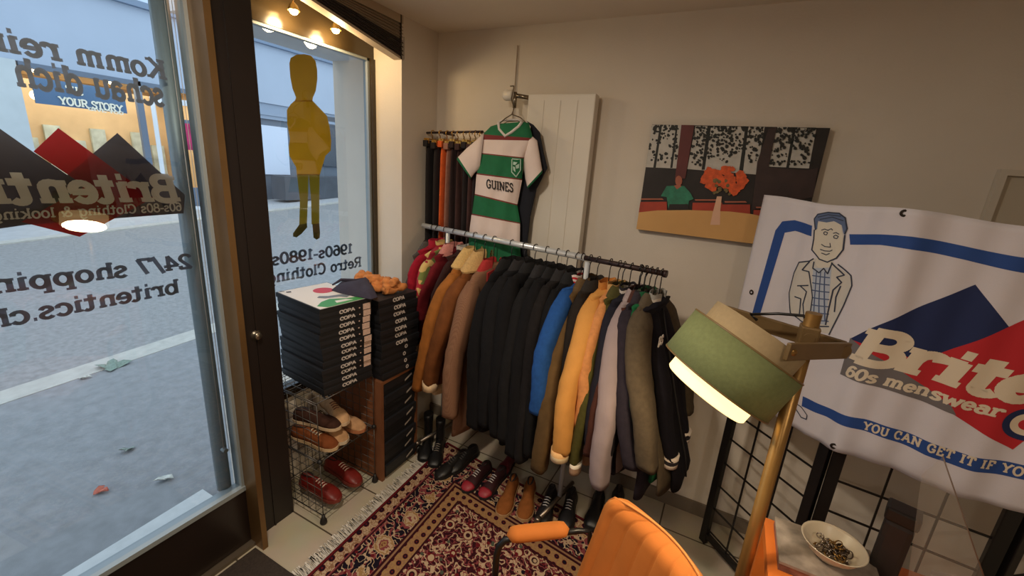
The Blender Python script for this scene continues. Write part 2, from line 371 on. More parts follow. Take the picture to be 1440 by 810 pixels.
XF = -12.2
def fx(px, py): return at_x(px, py, XF)
blue_ren = mat('pale_blue_render', (168, 184, 204), 0.9, noise=0.03, scale=1.2)
upper_ren = mat('white_blue_render', (206, 222, 240), 0.9, noise=0.02, scale=1)
shop = thing('shop_building', 'pale blue building across the street with a wood lined shop window', 'building', (XF, 6, gz(6)))
zb = fx(140, 105)[2]           # top of shop fronts
zt = fx(220, 16)[2]            # cornice line
y_pillar = fx(35, 200)[1]; y_r = fx(292, 200)[1]; y_end = 26
m = MB(); m.box((XF-0.5, -14, zb), (XF, y_end, zt)); m.box((XF-0.5, -14, -1.2), (XF, y_pillar-0.1, zb)); m.box((XF-0.5, y_r+0.05, -0.8), (XF, fx(362, 200)[1], zb))
m.build('facade_wall', blue_ren, shop)
m = MB(); m.box((XF-0.5, -14, zt), (XF-0.08, y_end, zt+7)); m.build('upper_wall', upper_ren, shop)
boxes(((XF-0.1, -14, zt-0.04), (XF+0.12, y_end, zt+0.08))).build('cornice', mat('cornice_grey', (120, 140, 165), 0.8), shop)
lou = mat('grey_louvre', (116, 128, 142), 0.7); wf = mat('white_window_frame', (230, 236, 240), 0.6)
for a, b_y in ((425, 60), (472, 74)):
    y0 = fx(a-3, b_y)[1]; y1 = fx(a+16, b_y)[1]; z0 = fx(a+8, b_y+19)[2]; z1 = fx(a+8, b_y-14)[2]
    fr = boxes(((XF-0.1, y0-0.1, z0-0.1), (XF-0.05, y1+0.1, z1+0.1))).build('window_surround', wf, shop)
    m = MB(); m.box((XF-0.09, y0, z0), (XF-0.045, y1, z1))
    for q in range(6): m.box((XF-0.06, y0, z0+0.08+q*0.1), (XF-0.02, y1, z0+0.12+q*0.1))
    m.build('louvre_shutter', lou, fr)
y0 = fx(240, 10)[1]
for q in range(2):
    fr = boxes(((XF-0.1, y0+q*1.9, zt+0.5), (XF-0.05, y0+1.3+q*1.9, zt+2.2))).build('window_surround', wf, shop)
    m = MB(); m.box((XF-0.09, y0+0.1+q*1.9, zt+0.6), (XF-0.045, y0+1.2+q*1.9, zt+2.1)); m.build('window_pane', mat('dim_pane', (120, 138, 156), 0.2), fr)
# wood lined interior behind the shop front
wood_i = mat('shop_wood', (206, 178, 138), 0.7, noise=0.12, scale=2)
fr_d = mat('shopfront_frame', (96, 112, 132), 0.5)
yl, yr = fx(38, 150)[1], fx(290, 200)[1]
m = MB(); m.box((XF-2.4, yl-0.3, -1), (XF-2.3, yr+0.3, zb)); m.box((XF-2.3, yl-0.35, -1), (XF-0.5, yl-0.2, zb)); m.box((XF-2.3, yr+0.2, -1), (XF-0.5, yr+0.35, zb)); m.box((XF-2.3, yl-0.3, zb-0.02), (XF-0.5, yr+0.3, zb+0.1)); m.box((XF-2.3, yl-0.3, -1), (XF-0.3, yr+0.3, gz(4)+0.02))
m.build('shop_interior', wood_i, shop)
m = MB()
for i in range(7):
    y = yl+0.4+i*(yr-yl)/7.5; m.box((XF-2.28, y, gz(5)+0.5), (XF-2.2, y+0.28, gz(5)+1.5+0.3*(i % 2)))
m.build('wall_shelf', mat('shelf_goods', (176, 186, 178), 0.8, noise=0.4, scale=3), shop)
lm = mat('shop_lamp', (255, 226, 170), 0.5, emit=14)
for px, py in ((50, 134), (156, 113), (46, 95), (478, 172)):
    c = at_x(px, py, XF-0.9); m = MB(); m.ball(c, 0.09); m.build('ceiling_lamp', lm, shop)
d = bpy.data.lights.new('shop_light', 'AREA'); d.size = 3; d.energy = 100; d.color = (1, 0.90, 0.74)
o = bpy.data.objects.new('shop_light', d); COL.objects.link(o); o.location = (XF-1.3, (yl+yr)/2, zb-0.1)
m = MB(); gzz = gz(5)
for px in (36, 205, 248, 288):
    y = fx(px, 200)[1]; m.box((XF-0.06, y-0.06, -0.6), (XF+0.03, y+0.06, zb))
m.box((XF-0.06, yl, zb-0.1), (XF+0.03, yr, zb)); m.box((XF-0.08, yl, gzz-0.5), (XF+0.02, fx(205, 200)[1], gzz+0.45))
m.box((XF-0.06, fx(248, 170)[1], fx(270, 172)[2]-0.04), (XF+0.03, yr, fx(270, 172)[2]+0.04)); m.box((XF-0.08, fx(248, 200)[1], gzz-0.5), (XF+0.02, yr, gzz+0.55))
m.build('shop_front_frame', fr_d, shop)
pp = MB(); pp.box((XF-0.02, yl-0.9, -0.6), (XF+0.1, yl-0.05, zb)); pp.build('stone_pillar', mat('pale_pillar', (188, 200, 206), 0.85, noise=0.06, scale=3), shop)
dl = MB(); y = fx(207, 200)[1]; z0 = gzz-0.05
Rz = np.array(Matrix.Rotation(math.radians(-35), 3, 'Z'))
for lo, hi in (((-0.03, -0.45, z0), (0.03, -0.37, z0+2.6)), ((-0.03, 0.37, z0), (0.03, 0.45, z0+2.6)), ((-0.03, -0.45, z0+2.5), (0.03, 0.45, z0+2.62)), ((-0.03, -0.45, z0), (0.03, 0.45, z0+0.18))):
    cc = (V3(*lo)+V3(*hi))/2; h = (V3(*hi)-V3(*lo))/2; c2 = Rz@V3(cc[0], cc[1], 0); dl.box(V3(XF+0.25+c2[0], y+0.55+c2[1], cc[2])-h, V3(XF+0.25+c2[0], y+0.55+c2[1], cc[2])+h, R=Rz)
dl.build('open_door', mat('white_door_frame', (214, 224, 234), 0.5), shop)
s0, s1 = fx(82, 128), fx(176, 150); s2 = fx(130, 110)
sg = boxes(((XF+0.02, fx(48, 140)[1], fx(110, 152)[2]), (XF+0.05, fx(176, 150)[1], fx(110, 118)[2]))).build('blue_sign', mat('blue_sign', (70, 104, 140), 0.5), shop)
cream_l = mat('cream_letters', (226, 226, 210), 0.6)
sm = []
for txt, a, b, hgt in (('TUC', (92, 131), (116, 134), 10), ('YOUR STORY', (82, 146), (171, 158), 10), ('GIVE YOU', (122, 155), (172, 161.5), 4)):
    qs, wd = text_quads(txt, 0.1); p0 = fx(*a)+V3(0.06, 0, 0); p1 = fx(*b)+V3(0.06, 0, 0)
    U = V3(0, 0, 1)*(fx(a[0], a[1]-hgt)[2]-p0[2]); sm += place_quads(qs, wd, p0, p1, U)
flat_mesh(sm, (0.012, 0, 0)).build('sign_lettering', cream_l, sg)
ps = boxes(((XF-0.3, fx(257, 190)[1], fx(265, 211)[2]), (XF-0.27, fx(277, 190)[1], fx(265, 171)[2]))).build('pink_poster', mat('pink_poster', (214, 66, 126), 0.7, noise=0.3, scale=5), shop)
# garage bay further along
gar = MB(); yg0 = fx(362, 190)[1]; 
gar.box((XF-0.2, yg0, fx(400, 150)[2]-0.4), (XF-0.05, y_end, zb)); 
for q in range(3): gar.box((XF-0.06, yg0, fx(400, 150)[2]-0.3+q*0.42), (XF-0.02, y_end, fx(400, 150)[2]-0.22+q*0.42))
gar.build('fascia_panel', mat('grey_fascia', (142, 160, 182), 0.7), shop)
boxes(((XF-0.25, yg0, gz(14)-1), (XF-0.12, y_end, zb))).build('bay_wall', mat('grey_bay', (104, 116, 130), 0.8), shop)
zz = gz(11)+0.55
boxes(((XF-0.12, fx(368, 200)[1], zz), (XF-0.06, fx(407, 200)[1], fx(390, 178)[2]))).build('bright_shutter', mat('white_shutter', (206, 220, 240), 0.7), shop)
boxes(((XF-0.12, fx(455, 200)[1], zz+0.3), (XF-0.04, fx(484, 200)[1], fx(470, 165)[2]))).build('dark_window', mat('dark_bay_glass', (62, 72, 84), 0.2), shop)
boxes(((XF-0.04, fx(474, 215)[1], fx(474, 225)[2]), (XF-0.02, fx(480, 215)[1], fx(474, 202)[2]))).build('notice', wf, shop)
tag(boxes(((XF+0.3, fx(372, 255)[1], gz(11)-0.1), (XF+0.9, fx(484, 255)[1], fx(420, 246)[2]))).build('low_wall', mat('dark_low_wall', (78, 84, 92), 0.9, noise=0.15, scale=3)), 'low dark wall across the street before the garage bays', 'wall')

# ------------------------------------------------------------------ lettering and silhouette stuck on the glass
XD = -1.6745
vin_d = mat('dark_vinyl', (108, 100, 104), 0.7); vin_k = mat('charcoal_vinyl', (150, 150, 158), 0.7); vin_r = mat('red_vinyl', (196, 44, 52), 0.7); vin_l = mat('beige_vinyl', (238, 228, 216), 0.7)
def vinyl(m, f):
    N, L, b = nodes_of(m); t = N.new('ShaderNodeBsdfTranslucent'); t.inputs['Color'].default_value = b.inputs['Base Color'].default_value
    for l in list(b.inputs['Base Color'].links): L.new(l.from_socket, t.inputs['Color'])
    x = N.new('ShaderNodeMixShader'); x.inputs['Fac'].default_value = f; o = N['Material Output']; L.new(b.outputs[0], x.inputs[1]); L.new(t.outputs[0], x.inputs[2]); L.new(x.outputs[0], o.inputs['Surface'])
def plate(pts, Xp, d=-0.0006): return [at_x(px, py, Xp) for px, py in pts]
def glass_text(name, txt, a, b, hpx, m, Xp, parent, w=0.1, shear=0.0, track=0.0):
    qs, wd = text_quads(txt, w, shear, track=track)
    p0, p1 = at_x(*a, Xp), at_x(*b, Xp); U = V3(0, 0, at_x(a[0], a[1]-hpx, Xp)[2]-p0[2])
    return flat_mesh(place_quads(qs, wd, p0, p1, U), (0.0006, 0, 0)).build(name, m, parent)
def ext(a, b, k):  # extend a measured baseline beyond the frame
    return (a[0]+(b[0]-a[0])*k, a[1]+(b[1]-a[1])*k)
for q_ in (vin_d, vin_k, vin_r): vinyl(q_, .6)
dec = thing('window_lettering', 'mirrored grey and red shop lettering stuck on the glass door', 'lettering', (XD, 0.6, 1.2))
w1 = text_quads('Komm rei', 0.1)[1]
glass_text('greeting_text', 'Komm rein,', (235, 112), ext((235, 112), (0, 71), text_quads('Komm rein,', .1)[1]/w1), 25, vin_k, XD, dec, 0.105, 0.06)
glass_text('greeting_text', 'schau dich', (233, 149), ext((233, 149), (22, 120), 1.0), 31, vin_k, XD, dec, 0.1, 0.06)
m = flat_mesh([plate([(-60, 245), (0, 181), (47, 214), (133, 272), (150, 300), (-60, 330)], XD), plate([(90, 250), (165, 187), (260, 274), (258, 300), (40, 316)], XD)], (0.0004, 0, 0))
m.build('peak_shape', vin_d, dec)
m = flat_mesh([plate([(47, 213), (82, 180), (215, 278), (190, 292), (112, 333), (30, 312), (120, 262)], XD+0.0008)], (0.0004, 0, 0)); m.build('diamond_shape', vin_r, dec)
m = flat_mesh([plate([(258, 286), (258, 300), (150, 306), (0, 318), (-60, 326), (-60, 300), (0, 297), (120, 289)], XD+0.0002)], (0.0003, 0, 0)); m.build('tag_band', vin_d, dec)
glass_text('shop_name_text', 'Britentics', (253, 282), ext((253, 282), (0, 285), 1.42), 33, vin_l, XD+0.0016, dec, 0.12, 0.12)
glass_text('tag_line_text', '60s-80s Clothing & looking', (256, 296), ext((256, 296), (0, 309), 1.05), 11, vin_l, XD+0.0016, dec, 0.08)
glass_text('web_text', '24/7 shopping', (271, 376), ext((271, 376), (0, 412), 1.2), 19, vin_k, XD, dec, 0.1)
glass_text('web_text', 'britentics.ch', (253, 411), ext((253, 411), (0, 460), 1.08), 19, vin_k, XD, dec, 0.1)
XP = -1.866
dec2 = thing('window_lettering', 'small mirrored grey lettering low on the narrow window beside the glass door', 'lettering', (XP, 1.4, 1.05))
vin_g = mat('grey_vinyl', (160, 164, 170), 0.7)
glass_text('years_text', '1960s-1980s', (496, 355.5), (382, 373), 13, vin_g, XP, dec2, 0.1)
glass_text('retro_text', 'Retro Clothing', (508, 374.5), (374, 399.5), 13, vin_g, XP, dec2, 0.1)
ol = mat('olive_yellow_vinyl', (224, 184, 84), 0.75, noise=0.05, scale=8); ol2 = mat('olive_trouser_vinyl', (184, 164, 84), 0.75); ol3 = mat('olive_shoe_vinyl', (132, 118, 72), 0.75)
def c4(x, y): return (330+x*0.2715, y*0.2716)
def c5(x, y): return (330+x*0.2716, 200+y*0.2716)
for q_ in (ol, ol2, ol3, vin_g): vinyl(q_, .78)
sil = thing('man_silhouette', 'olive yellow sticker silhouette of a standing man on the narrow window', 'sticker', (XP, 1.3, 1.2))
head = [c4(*p) for p in ((283, 330), (290, 300), (320, 283), (360, 280), (395, 288), (418, 315), (427, 360), (428, 410), (420, 470), (405, 505), (402, 525), (310, 525), (318, 505), (300, 460), (288, 400))]
body = [c4(*p) for p in ((312, 520), (402, 520), (440, 560), (478, 600), (492, 660), (500, 730), (497, 780))]+[c5(*p) for p in ((470, 70), (440, 170), (322, 170), (318, 130), (283, 70), (280, 20))]+[c4(*p) for p in ((286, 720), (272, 640), (270, 570), (290, 540))]
legs = [[c5(*p) for p in q] for q in (((322, 166), (383, 166), (380, 260), (374, 420), (334, 428), (338, 300)), ((383, 166), (440, 166), (438, 280), (438, 420), (398, 425), (396, 300)))]
feet = [[c5(*p) for p in q] for q in (((336, 424), (374, 420), (376, 440), (345, 475), (320, 493), (302, 488), (302, 472)), ((402, 424), (438, 420), (442, 470), (440, 495), (424, 505), (408, 494)))]
flat_mesh([plate(head, XP), plate(body, XP-0.0003)], (0.0005, 0, 0)).build('upper_body', ol, sil)
flat_mesh([plate(q, XP-0.0005) for q in legs], (0.0005, 0, 0)).build('trousers', ol2, sil)
flat_mesh([plate(q, XP-0.0007) for q in feet], (0.0005, 0, 0)).build('shoes', ol3, sil)

# ------------------------------------------------------------------ venetian blind, window lamps
slat_b = mat('dark_blind_slat', (46, 38, 36), 0.5); rail_b = mat('beige_blind_rail', (178, 160, 136), 0.5)
bl = thing('venetian_blind', 'raised dark venetian blind with beige rails above the window', 'blind', (-1.69, 1.4, 2.2))
bl0, bl1 = 0.95, 1.87
def slantbox(mb, zlo, zhi, x0, x1, mi=0, y0=bl0, y1=bl1):  # bundle hangs a little lower at its far end
    mb.prism([(x0, y0, zlo[0]), (x0, y1, zlo[1]), (x1, y1, zlo[1]), (x1, y0, zlo[0])], (0, 0, 1), mi) if False else None
    P = [(x, y, z) for x in (x0, x1) for (y, zz_) in ((y0, (zlo[0], zhi[0])), (y1, (zlo[1], zhi[1]))) for z in zz_]
    mb.add(P, [(0, 1, 3, 2), (4, 6, 7, 5), (0, 4, 5, 1), (2, 3, 7, 6), (0, 2, 6, 4), (1, 5, 7, 3)], mi)
m = MB(); slantbox(m, (2.362, 2.352), (2.389, 2.389), -1.71, -1.648); m.build('head_rail', rail_b, bl)
m = MB(); slantbox(m, (2.352, 2.186), (2.364, 2.197), -1.70, -1.648); m.build('bottom_rail', rail_b, bl)
m = MB()
for q in range(9):
    a = 2.3655+q*0.0015; b = 2.199+q*0.0092; slantbox(m, (a, b), (a+0.0008, b+0.0055), -1.70+0.002*(q % 2), -1.65+0.002*(q % 2))
m.build('slat_stack', slat_b, bl)
m = MB()
for q in range(9):
    slantbox(m, (2.362-0.0005*q, 2.283+q*0.0075), (2.3625-0.0005*q, 2.287+q*0.0075), -1.70, -1.652+0.003*(q % 2))
m.build('upper_slats', mat('beige_blind_slat', (150, 132, 110), 0.5), bl)
m = MB(); m.box((-1.70, 1.872, 2.19), (-1.65, 1.882, 2.30), bev=0.003); m.box((-1.668, 1.85, 2.19), (-1.647, 1.858, 2.389)); m.build('end_cap', slat_b, bl)
bulb = mat('warm_bulb', (255, 214, 140), 0.5, emit=30)
for px, py, lab in ((413, 15, 'small hanging window lamp nearest the door post'), (472, 42, 'small hanging window lamp nearest the corner of the blind')):
    c = at_x(px, py, -1.775)
    t = thing('window_lamp', lab, 'lamp', (c[0], c[1], c[2]-0.02), 'hanging lamps in the window recess')
    m = MB(); m.tube([(c[0], c[1], c[2]+0.015), (c[0], c[1], ZC)], 0.003, 6); m.build('stem', brass, t)
    m = MB(); m.lathe([(0.006, 0.03), (0.016, 0.02), (0.024, 0.0)], c, (0, 0, 1), 16); m.build('lamp_shade', mat('brass_shade', (170, 140, 80), 0.3, metal=0.8), t)
    m = MB(); m.ball(c+V3(0, 0, -0.002), (0.017, 0.017, 0.014)); m.build('bulb', bulb, t)
    d = bpy.data.lights.new('window_lamp_light', 'POINT'); d.energy = 3.2; d.color = (1, 0.72, 0.38); d.shadow_soft_size = 0.03
    o = bpy.data.objects.new('window_lamp_light', d); COL.objects.link(o); o.location = c+V3(0, 0, -0.04)

# ------------------------------------------------------------------ radiator, picture, wall panel
white_en = mat('white_radiator_enamel', (226, 218, 204), 0.4, noise=0.02, scale=3)
def wy(px, py, Y): return at_y(px, py, Y)
rad = thing('radiator', 'tall flat white panel radiator behind the striped shirt', 'radiator', (-0.85, 2.1, 0.3))
x0, x1 = wy(745, 133, 2.09)[0], wy(838, 131, 2.07)[0]; zt_ = wy(838, 131, 2.07)[2]
m = MB(); m.box((x0, 2.075, 0.3), (x1, 2.135, zt_), bev=0.006)
for q in range(1, 4):
    xx = x0+(x1-x0)*q/4; m.box((xx-0.002, 2.072, 0.34), (xx+0.002, 2.078, zt_-0.03))
m.build('panel', white_en, rad)
vx = wy(716, 134, 2.06)
m = MB(); m.lathe([(0, -.03), (.02, -.03), (.026, -.02), (.026, .022), (.02, .03), (0, .031)], vx, (1, -.15, 0), 20); m.build('valve_knob', white_en, rad)
m = MB(); m.tube([vx+V3(.03, 0, 0), (x0+0.02, 2.1, vx[2]-0.01)], .011, 10); m.tube([vx+V3(.035, 0, 0.015), vx+V3(.035, 0, -0.06)], .009, 10); m.build('valve', mat('chrome_valve', (140, 128, 110), .25, metal=.9), rad)
boxes(((wy(760, 250, 2.07)[0], 2.065, wy(765, 260, 2.07)[2]), (wy(771, 250, 2.07)[0], 2.078, wy(765, 240, 2.07)[2]))).build('metering_box', mat('ivory_plastic', (224, 214, 196), .5), rad)
m = MB()
for z in (0.45, zt_-0.12): m.box((x0+0.1, 2.13, z), (x1-0.1, YB-0.001, z+0.04))
m.build('bracket', white_en, rad)
cb = tag(MB.build(boxes(((wy(727, 60, YB)[0]-.008, YB-.012, 1.95), (wy(727, 60, YB)[0]+.008, YB-.001, 2.3))), 'cable_conduit', cream), 'painted cable conduit on the wall above the radiator valve', 'conduit')

YC = 2.125
def cv(px, py): p = wy(px, py, YC); return (p[0], p[2])
cx0, cz1 = cv(917, 175); cx1 = cv(1168, 179)[0]; cz0 = cv(895, 322)[1]
PM = [mat(n, c, r, noise=ns, scale=sc) for n, c, r, ns, sc in (
    ('print_dark', (30, 22, 20), .6, .3, 20), ('print_window', (190, 186, 178), .6, .1, 30), ('print_foliage', (22, 24, 20), .6, .2, 30), ('print_post', (96, 38, 36), .6, .1, 20),
    ('print_table', (206, 158, 96), .6, .05, 8), ('print_orange', (214, 86, 34), .6, .25, 60), ('print_chair', (166, 58, 36), .6, .15, 20), ('print_green', (42, 120, 92), .6, .3, 40),
    ('print_skin', (170, 96, 72), .6, .1, 20), ('print_vase', (222, 176, 146), .6, .05, 20), ('print_stem', (110, 96, 58), .6, .3, 60), ('print_shade', (54, 36, 34), .6, .2, 20), ('canvas_edge', (64, 50, 44), .7, 0, 1))]
m = MB(); m.box((cx0, YC, cz0), (cx1, YB-0.002, cz1), 12); lay = [0]
def pr(pts, mi, raw=False):
    lay[0] += 1; y = YC-0.0002-lay[0]*0.00001
    P = [(p if raw else cv(*p)) for p in pts]
    P = [(min(max(a, cx0), cx1), min(max(b, cz0), cz1)) for a, b in P]
    m.add([(a, y, b) for a, b in P], [tuple(range(len(P)))], mi)
def c7(x, y): return (860+x*0.2594, 150+y*0.2594)
pr([(cx0, cz0), (cx1, cz0), (cx1, cz1), (cx0, cz1)], 0, True)
for q in (((212, 98), (380, 98), (352, 335), (186, 328)), ((455, 105), (830, 110), (786, 368), (410, 338)), ((895, 110), (1110, 118), (1070, 335), (850, 325))): pr([c7(*p) for p in q], 1)
for q in (((262, 100), (274, 100), (240, 330), (226, 330)), ((350, 100), (360, 100), (330, 332), (318, 332)), ((520, 105), (540, 105), (505, 342), (488, 342)), ((725, 110), (742, 110), (712, 360), (690, 356)), ((985, 112), (1000, 112), (962, 332), (946, 332))): pr([c7(*p) for p in q], 2)
rr = random.Random(3)
def leafblob(x, y, r):
    n = 6; a0 = rr.random()*6; pr([c7(x+r*rr.uniform(.6, 1.3)*math.cos(a0+6.28*k/n), y+r*rr.uniform(.6, 1.3)*math.sin(a0+6.28*k/n)) for k in range(n)], 2)
for xa, xb, ya, yb, n in ((200, 375, 100, 300, 120), (440, 830, 105, 320, 330), (865, 1110, 115, 320, 210)):
    for q in range(n):
        t = rr.random()**1.5; x = rr.uniform(xa, xb)
        if t > .6 and rr.random() < .4: continue
        leafblob(x-(t*28), ya+t*(yb-ya), rr.uniform(4, 11))
pr([c7(*p) for p in ((380, 98), (450, 98), (400, 390), (345, 390))], 3)
pr([c7(*p) for p in ((790, 300), (850, 120), (895, 110), (850, 330), (1060, 345), (1120, 330), (1100, 490), (760, 560))], 11)
for x0_, x1_, y_ in ((148, 300, 515), (440, 600, 520), (600, 750, 530), (770, 860, 560)):
    pr([c7(*p) for p in ((x0_, y_), (x1_, y_), (x1_+2, y_+75), (x0_-4, y_+75))], 6)
    pr([c7(*p) for p in ((x0_+12, y_-18), (x1_-25, y_-18), (x1_-15, y_-10), (x0_+15, y_-10))], 8)
pr([c7(*p) for p in ((300, 430), (345, 428), (395, 430), (430, 470), (445, 500), (420, 510), (415, 555), (310, 555), (300, 490), (268, 485))], 7)
pr([c7(*p) for p in ((315, 528), (415, 528), (420, 560), (308, 560))], 0)
pr([c7(365+19*math.cos(a*.5236), 402+28*math.sin(a*.5236)) for a in range(12)], 8)
pr([c7(*p) for p in ((340, 428), (368, 420), (380, 432), (355, 448))], 8)
top = [c7(*p) for p in ((144, 572), (250, 562), (420, 560), (640, 568), (760, 582), (900, 612))]
pr(top+[(cv(900, 340) and (930, 345))], 4) if False else None
tp = [cv(*p) for p in top]; pr([(cx0, tp[0][1])]+tp[1:]+[(cx1, tp[-1][1]-.02), (cx1, cz0), (cx0, cz0)], 4, True)
for q in range(70):
    a = rr.random()*6.28; r = math.sqrt(rr.random()); x = 612+112*r*math.cos(a); y = 405+78*r*math.sin(a)
    if y > 440 and abs(x-600) < 50: continue
    n = 7; R_ = rr.uniform(12, 26); pr([c7(x+R_*rr.uniform(.7, 1.3)*math.cos(6.28*k/n), y+R_*rr.uniform(.7, 1.3)*math.sin(6.28*k/n)) for k in range(n)], 5)
for q in range(16): 
    x = 600+rr.uniform(-45, 45); y = 440+rr.uniform(-45, 35); pr([c7(x+rr.uniform(6, 13)*math.cos(1.05*k), y+rr.uniform(6, 13)*math.sin(1.05*k)) for k in range(6)], 10)
pr([c7(*p) for p in ((572, 486), (598, 486), (590, 560), (588, 640), (535, 640), (550, 570))], 9)
canv = m.build('picture_canvas', PM, base=((cx0+cx1)/2, YB-.002, cz0), fix=False)
tag(canv, 'unframed canvas photo of an orange flower vase on a table', 'picture')
p0 = wy(1408, 238, YB-.02); 
m = MB(); xx0, zz0, zz1 = p0[0]-.002, wy(1385, 296, YB-.02)[2]-.12, p0[2]
m.box((xx0, YB-.03, zz1-.02), (xx0+.45, YB-.001, zz1)); m.box((xx0, YB-.03, zz0), (xx0+.02, YB-.001, zz1-.02)); m.box((xx0+.43, YB-.03, zz0), (xx0+.45, YB-.001, zz1-.02)); m.box((xx0, YB-.03, zz0-.02), (xx0+.45, YB-.001, zz0))
wp = m.build('wall_frame', mat('white_frame_paint', (206, 196, 180), .6))
boxes(((xx0+.02, YB-.012, zz0), (xx0+.43, YB-.001, zz1-.02))).build('frame_panel', mat('beige_panel', (196, 184, 164), .8), wp)
tag(wp, 'white wooden frame on the back wall above the banner', 'frame')

# ------------------------------------------------------------------ folding grid screen with the banner on it
P1 = V3(.14, 2.0, 0); J = V3(.452, 1.69, 0); d1 = (J-P1); L1 = np.linalg.norm(d1); d1 /= L1
d2 = V3(.991, -.131, 0); d2 /= np.linalg.norm(d2); P3 = J+d2*.46
n1 = V3(d1[1], -d1[0], 0); n2 = V3(d2[1], -d2[0], 0)      # towards the viewer
blk = mat('black_grid_metal', (20, 18, 18), .4); GH = 1.62
def grid_panel(label, A, d, n, L):
    t = thing('grid_screen_panel', label, 'grid screen', A+d*(L/2), 'hinged black wire grid panels')
    R = np.column_stack([d, n, V3(0, 0, 1)])
    def bb(m, lo, hi, bev=0):
        c = (V3(*lo)+V3(*hi))/2; h = (V3(*hi)-V3(*lo))/2; cw = A+d*c[0]+n*c[1]+V3(0, 0, c[2]); m.box(cw-h, cw+h, R=R, bev=bev)
    for a in (0.004, L-.040):
        m = MB(); bb(m, (a, -.012, 0.004), (a+.036, .012, GH), .003); m.build('post', blk, t)
    for z in (.04, GH-.03): m = MB(); bb(m, (.04, -.010, z), (L-.04, .010, z+.024)); m.build('cross_rail', blk, t)
    m = MB()
    for k in range(1, 3): x = .02+(L-.04)*k/3; bb(m, (x-.003, -.003, .06), (x+.003, .003, GH-.03))
    for k in range(12): z = .085+.127*k; bb(m, (.03, -.003, z-.003), (L-.03, .003, z+.003))
    m.build('wire_mesh', blk, t)
    return t
grid_panel('black grid panel angled back towards the wall behind the floor lamp', P1, d1, n1, L1)
grid_panel('black grid panel directly below the slogan strip of the banner', J, d2, n2, .46)
d3 = V3(.80, .60, 0); P3b = P3+V3(0.004, 0, 0)
grid_panel('black grid panel rightmost in the screen, at the edge of the photo', P3b, d3, V3(.60, -.80, 0), .44)
OFF = .03
A1 = P1+n1*OFF; 
# corner of the offset planes
Mx = np.array([[n1[0], n1[1]], [n2[0], n2[1]]]); cj = np.linalg.solve(Mx, [np.dot(n1, A1), np.dot(n2, J+n2*OFF)]); JC = V3(cj[0], cj[1], 0)
U0 = -.045; UJ = np.dot(JC-A1, d1); 
def bn(px, py):     # picture point to cloth coordinates
    q = at_p(px, py, A1, n1); u = np.dot(q-A1, d1)
    if u > UJ: q = at_p(px, py, JC, n2); u = UJ+np.dot(q-JC, d2)
    return (u, q[2])
BZ0, BZ1, BU1 = .842, 1.665, UJ+.80
def bmap(u, z, o=0):
    t = min(max((u-UJ+.07)/.14, 0), 1); t = t*t*(3-2*t)
    a = A1+d1*u; b = JC+d2*(u-UJ)
    p = a if u < UJ-.07 else b if u > UJ+.07 else a*(1-t)+b*t
    n = n1*(1-t)+n2*t; n = n/np.linalg.norm(n)
    k = (z-BZ0)/(BZ1-BZ0)
    f = .006*math.sin(u*26+1.2*z)*(1-.4*k)+.004*math.sin(u*61-3*z+1)+.012*math.exp(-((u-UJ-.02-.10*(1-k))/.035)**2)*k
    f += .006*(1-k)*math.sin(u*11+.6)
    sag = -.012*math.sin(PI*min(max(u/UJ, 0), 1))**2*k if u < UJ else -.02*math.sin(PI*min((u-UJ)/.5, 1))**2*k
    sag += .012*math.sin(u*14)*(1-k)*.6
    p = p+n*(f+o); p[2] = z+sag
    return p
ban_w = mat('white_banner_cloth', (214, 208, 212), .85, noise=.03, scale=6, bump=.06, bscale=200)
ban = MB(); nu, nz = 110, 40
us = [U0+(BU1-U0)*i/nu for i in range(nu+1)]; zs = [BZ0+(BZ1-BZ0)*k/nz for k in range(nz+1)]
fr_v = [bmap(u, z) for z in zs for u in us]; bk_v = [bmap(u, z, -.0012) for z in zs for u in us]; no = len(fr_v)
fs = []
for k in range(nz):
    for i in range(nu):
        a = k*(nu+1)+i; fs.append((a, a+1, a+nu+2, a+nu+1)); fs.append((no+a, no+a+nu+1, no+a+nu+2, no+a+1))
for i in range(nu):
    fs.append((i, no+i, no+i+1, i+1)); a = nz*(nu+1)+i; fs.append((a, a+1, no+a+1, no+a))
for k in range(nz):
    a = k*(nu+1); fs.append((a, a+nu+1, no+a+nu+1, no+a)); a += nu; fs.append((a, no+a, no+a+nu+1, a+nu+1))
ban.add(fr_v+bk_v, fs, 0, True)
banner = ban.build('shop_banner', ban_w)
tag(banner, 'white shop banner with cartoon man and blue and red logo', 'banner')
def cloth_art(name, polys, m, layer, step=.02, label=None):
    bm = bmesh.new()
    for p in polys:
        try: bm.faces.new([bm.verts.new((a, b, 0)) for a, b in p])
        except ValueError: pass
    bmesh.ops.triangulate(bm, faces=list(bm.faces))
    lo = min(v.co.x for v in bm.verts); hi = max(v.co.x for v in bm.verts); zl = min(v.co.y for v in bm.verts); zh = max(v.co.y for v in bm.verts)
    for ax, a, b in ((0, lo, hi), (1, zl, zh)):
        nn = Vector((1, 0, 0)) if ax == 0 else Vector((0, 1, 0)); s_ = (BU1-U0)/nu if ax == 0 else (BZ1-BZ0)/nz; org = U0 if ax == 0 else BZ0
        k = math.ceil((a-org)/s_)
        while org+k*s_ < b:
            pt = Vector((org+k*s_, 0, 0)) if ax == 0 else Vector((0, org+k*s_, 0))
            bmesh.ops.bisect_plane(bm, geom=list(bm.verts)+list(bm.edges)+list(bm.faces), plane_co=pt, plane_no=nn, dist=1e-6); k += 1
    bm.verts.ensure_lookup_table(); bm.verts.index_update()
    o = MB(); o.add([bmap(v.co.x, v.co.y, .0006+layer*.0004) for v in bm.verts], [[v.index for v in f.verts] for f in bm.faces], 0, True); bm.free()
    ob = o.build(name, m, banner, fix=False)
    if label: ob['label'] = label
    return ob
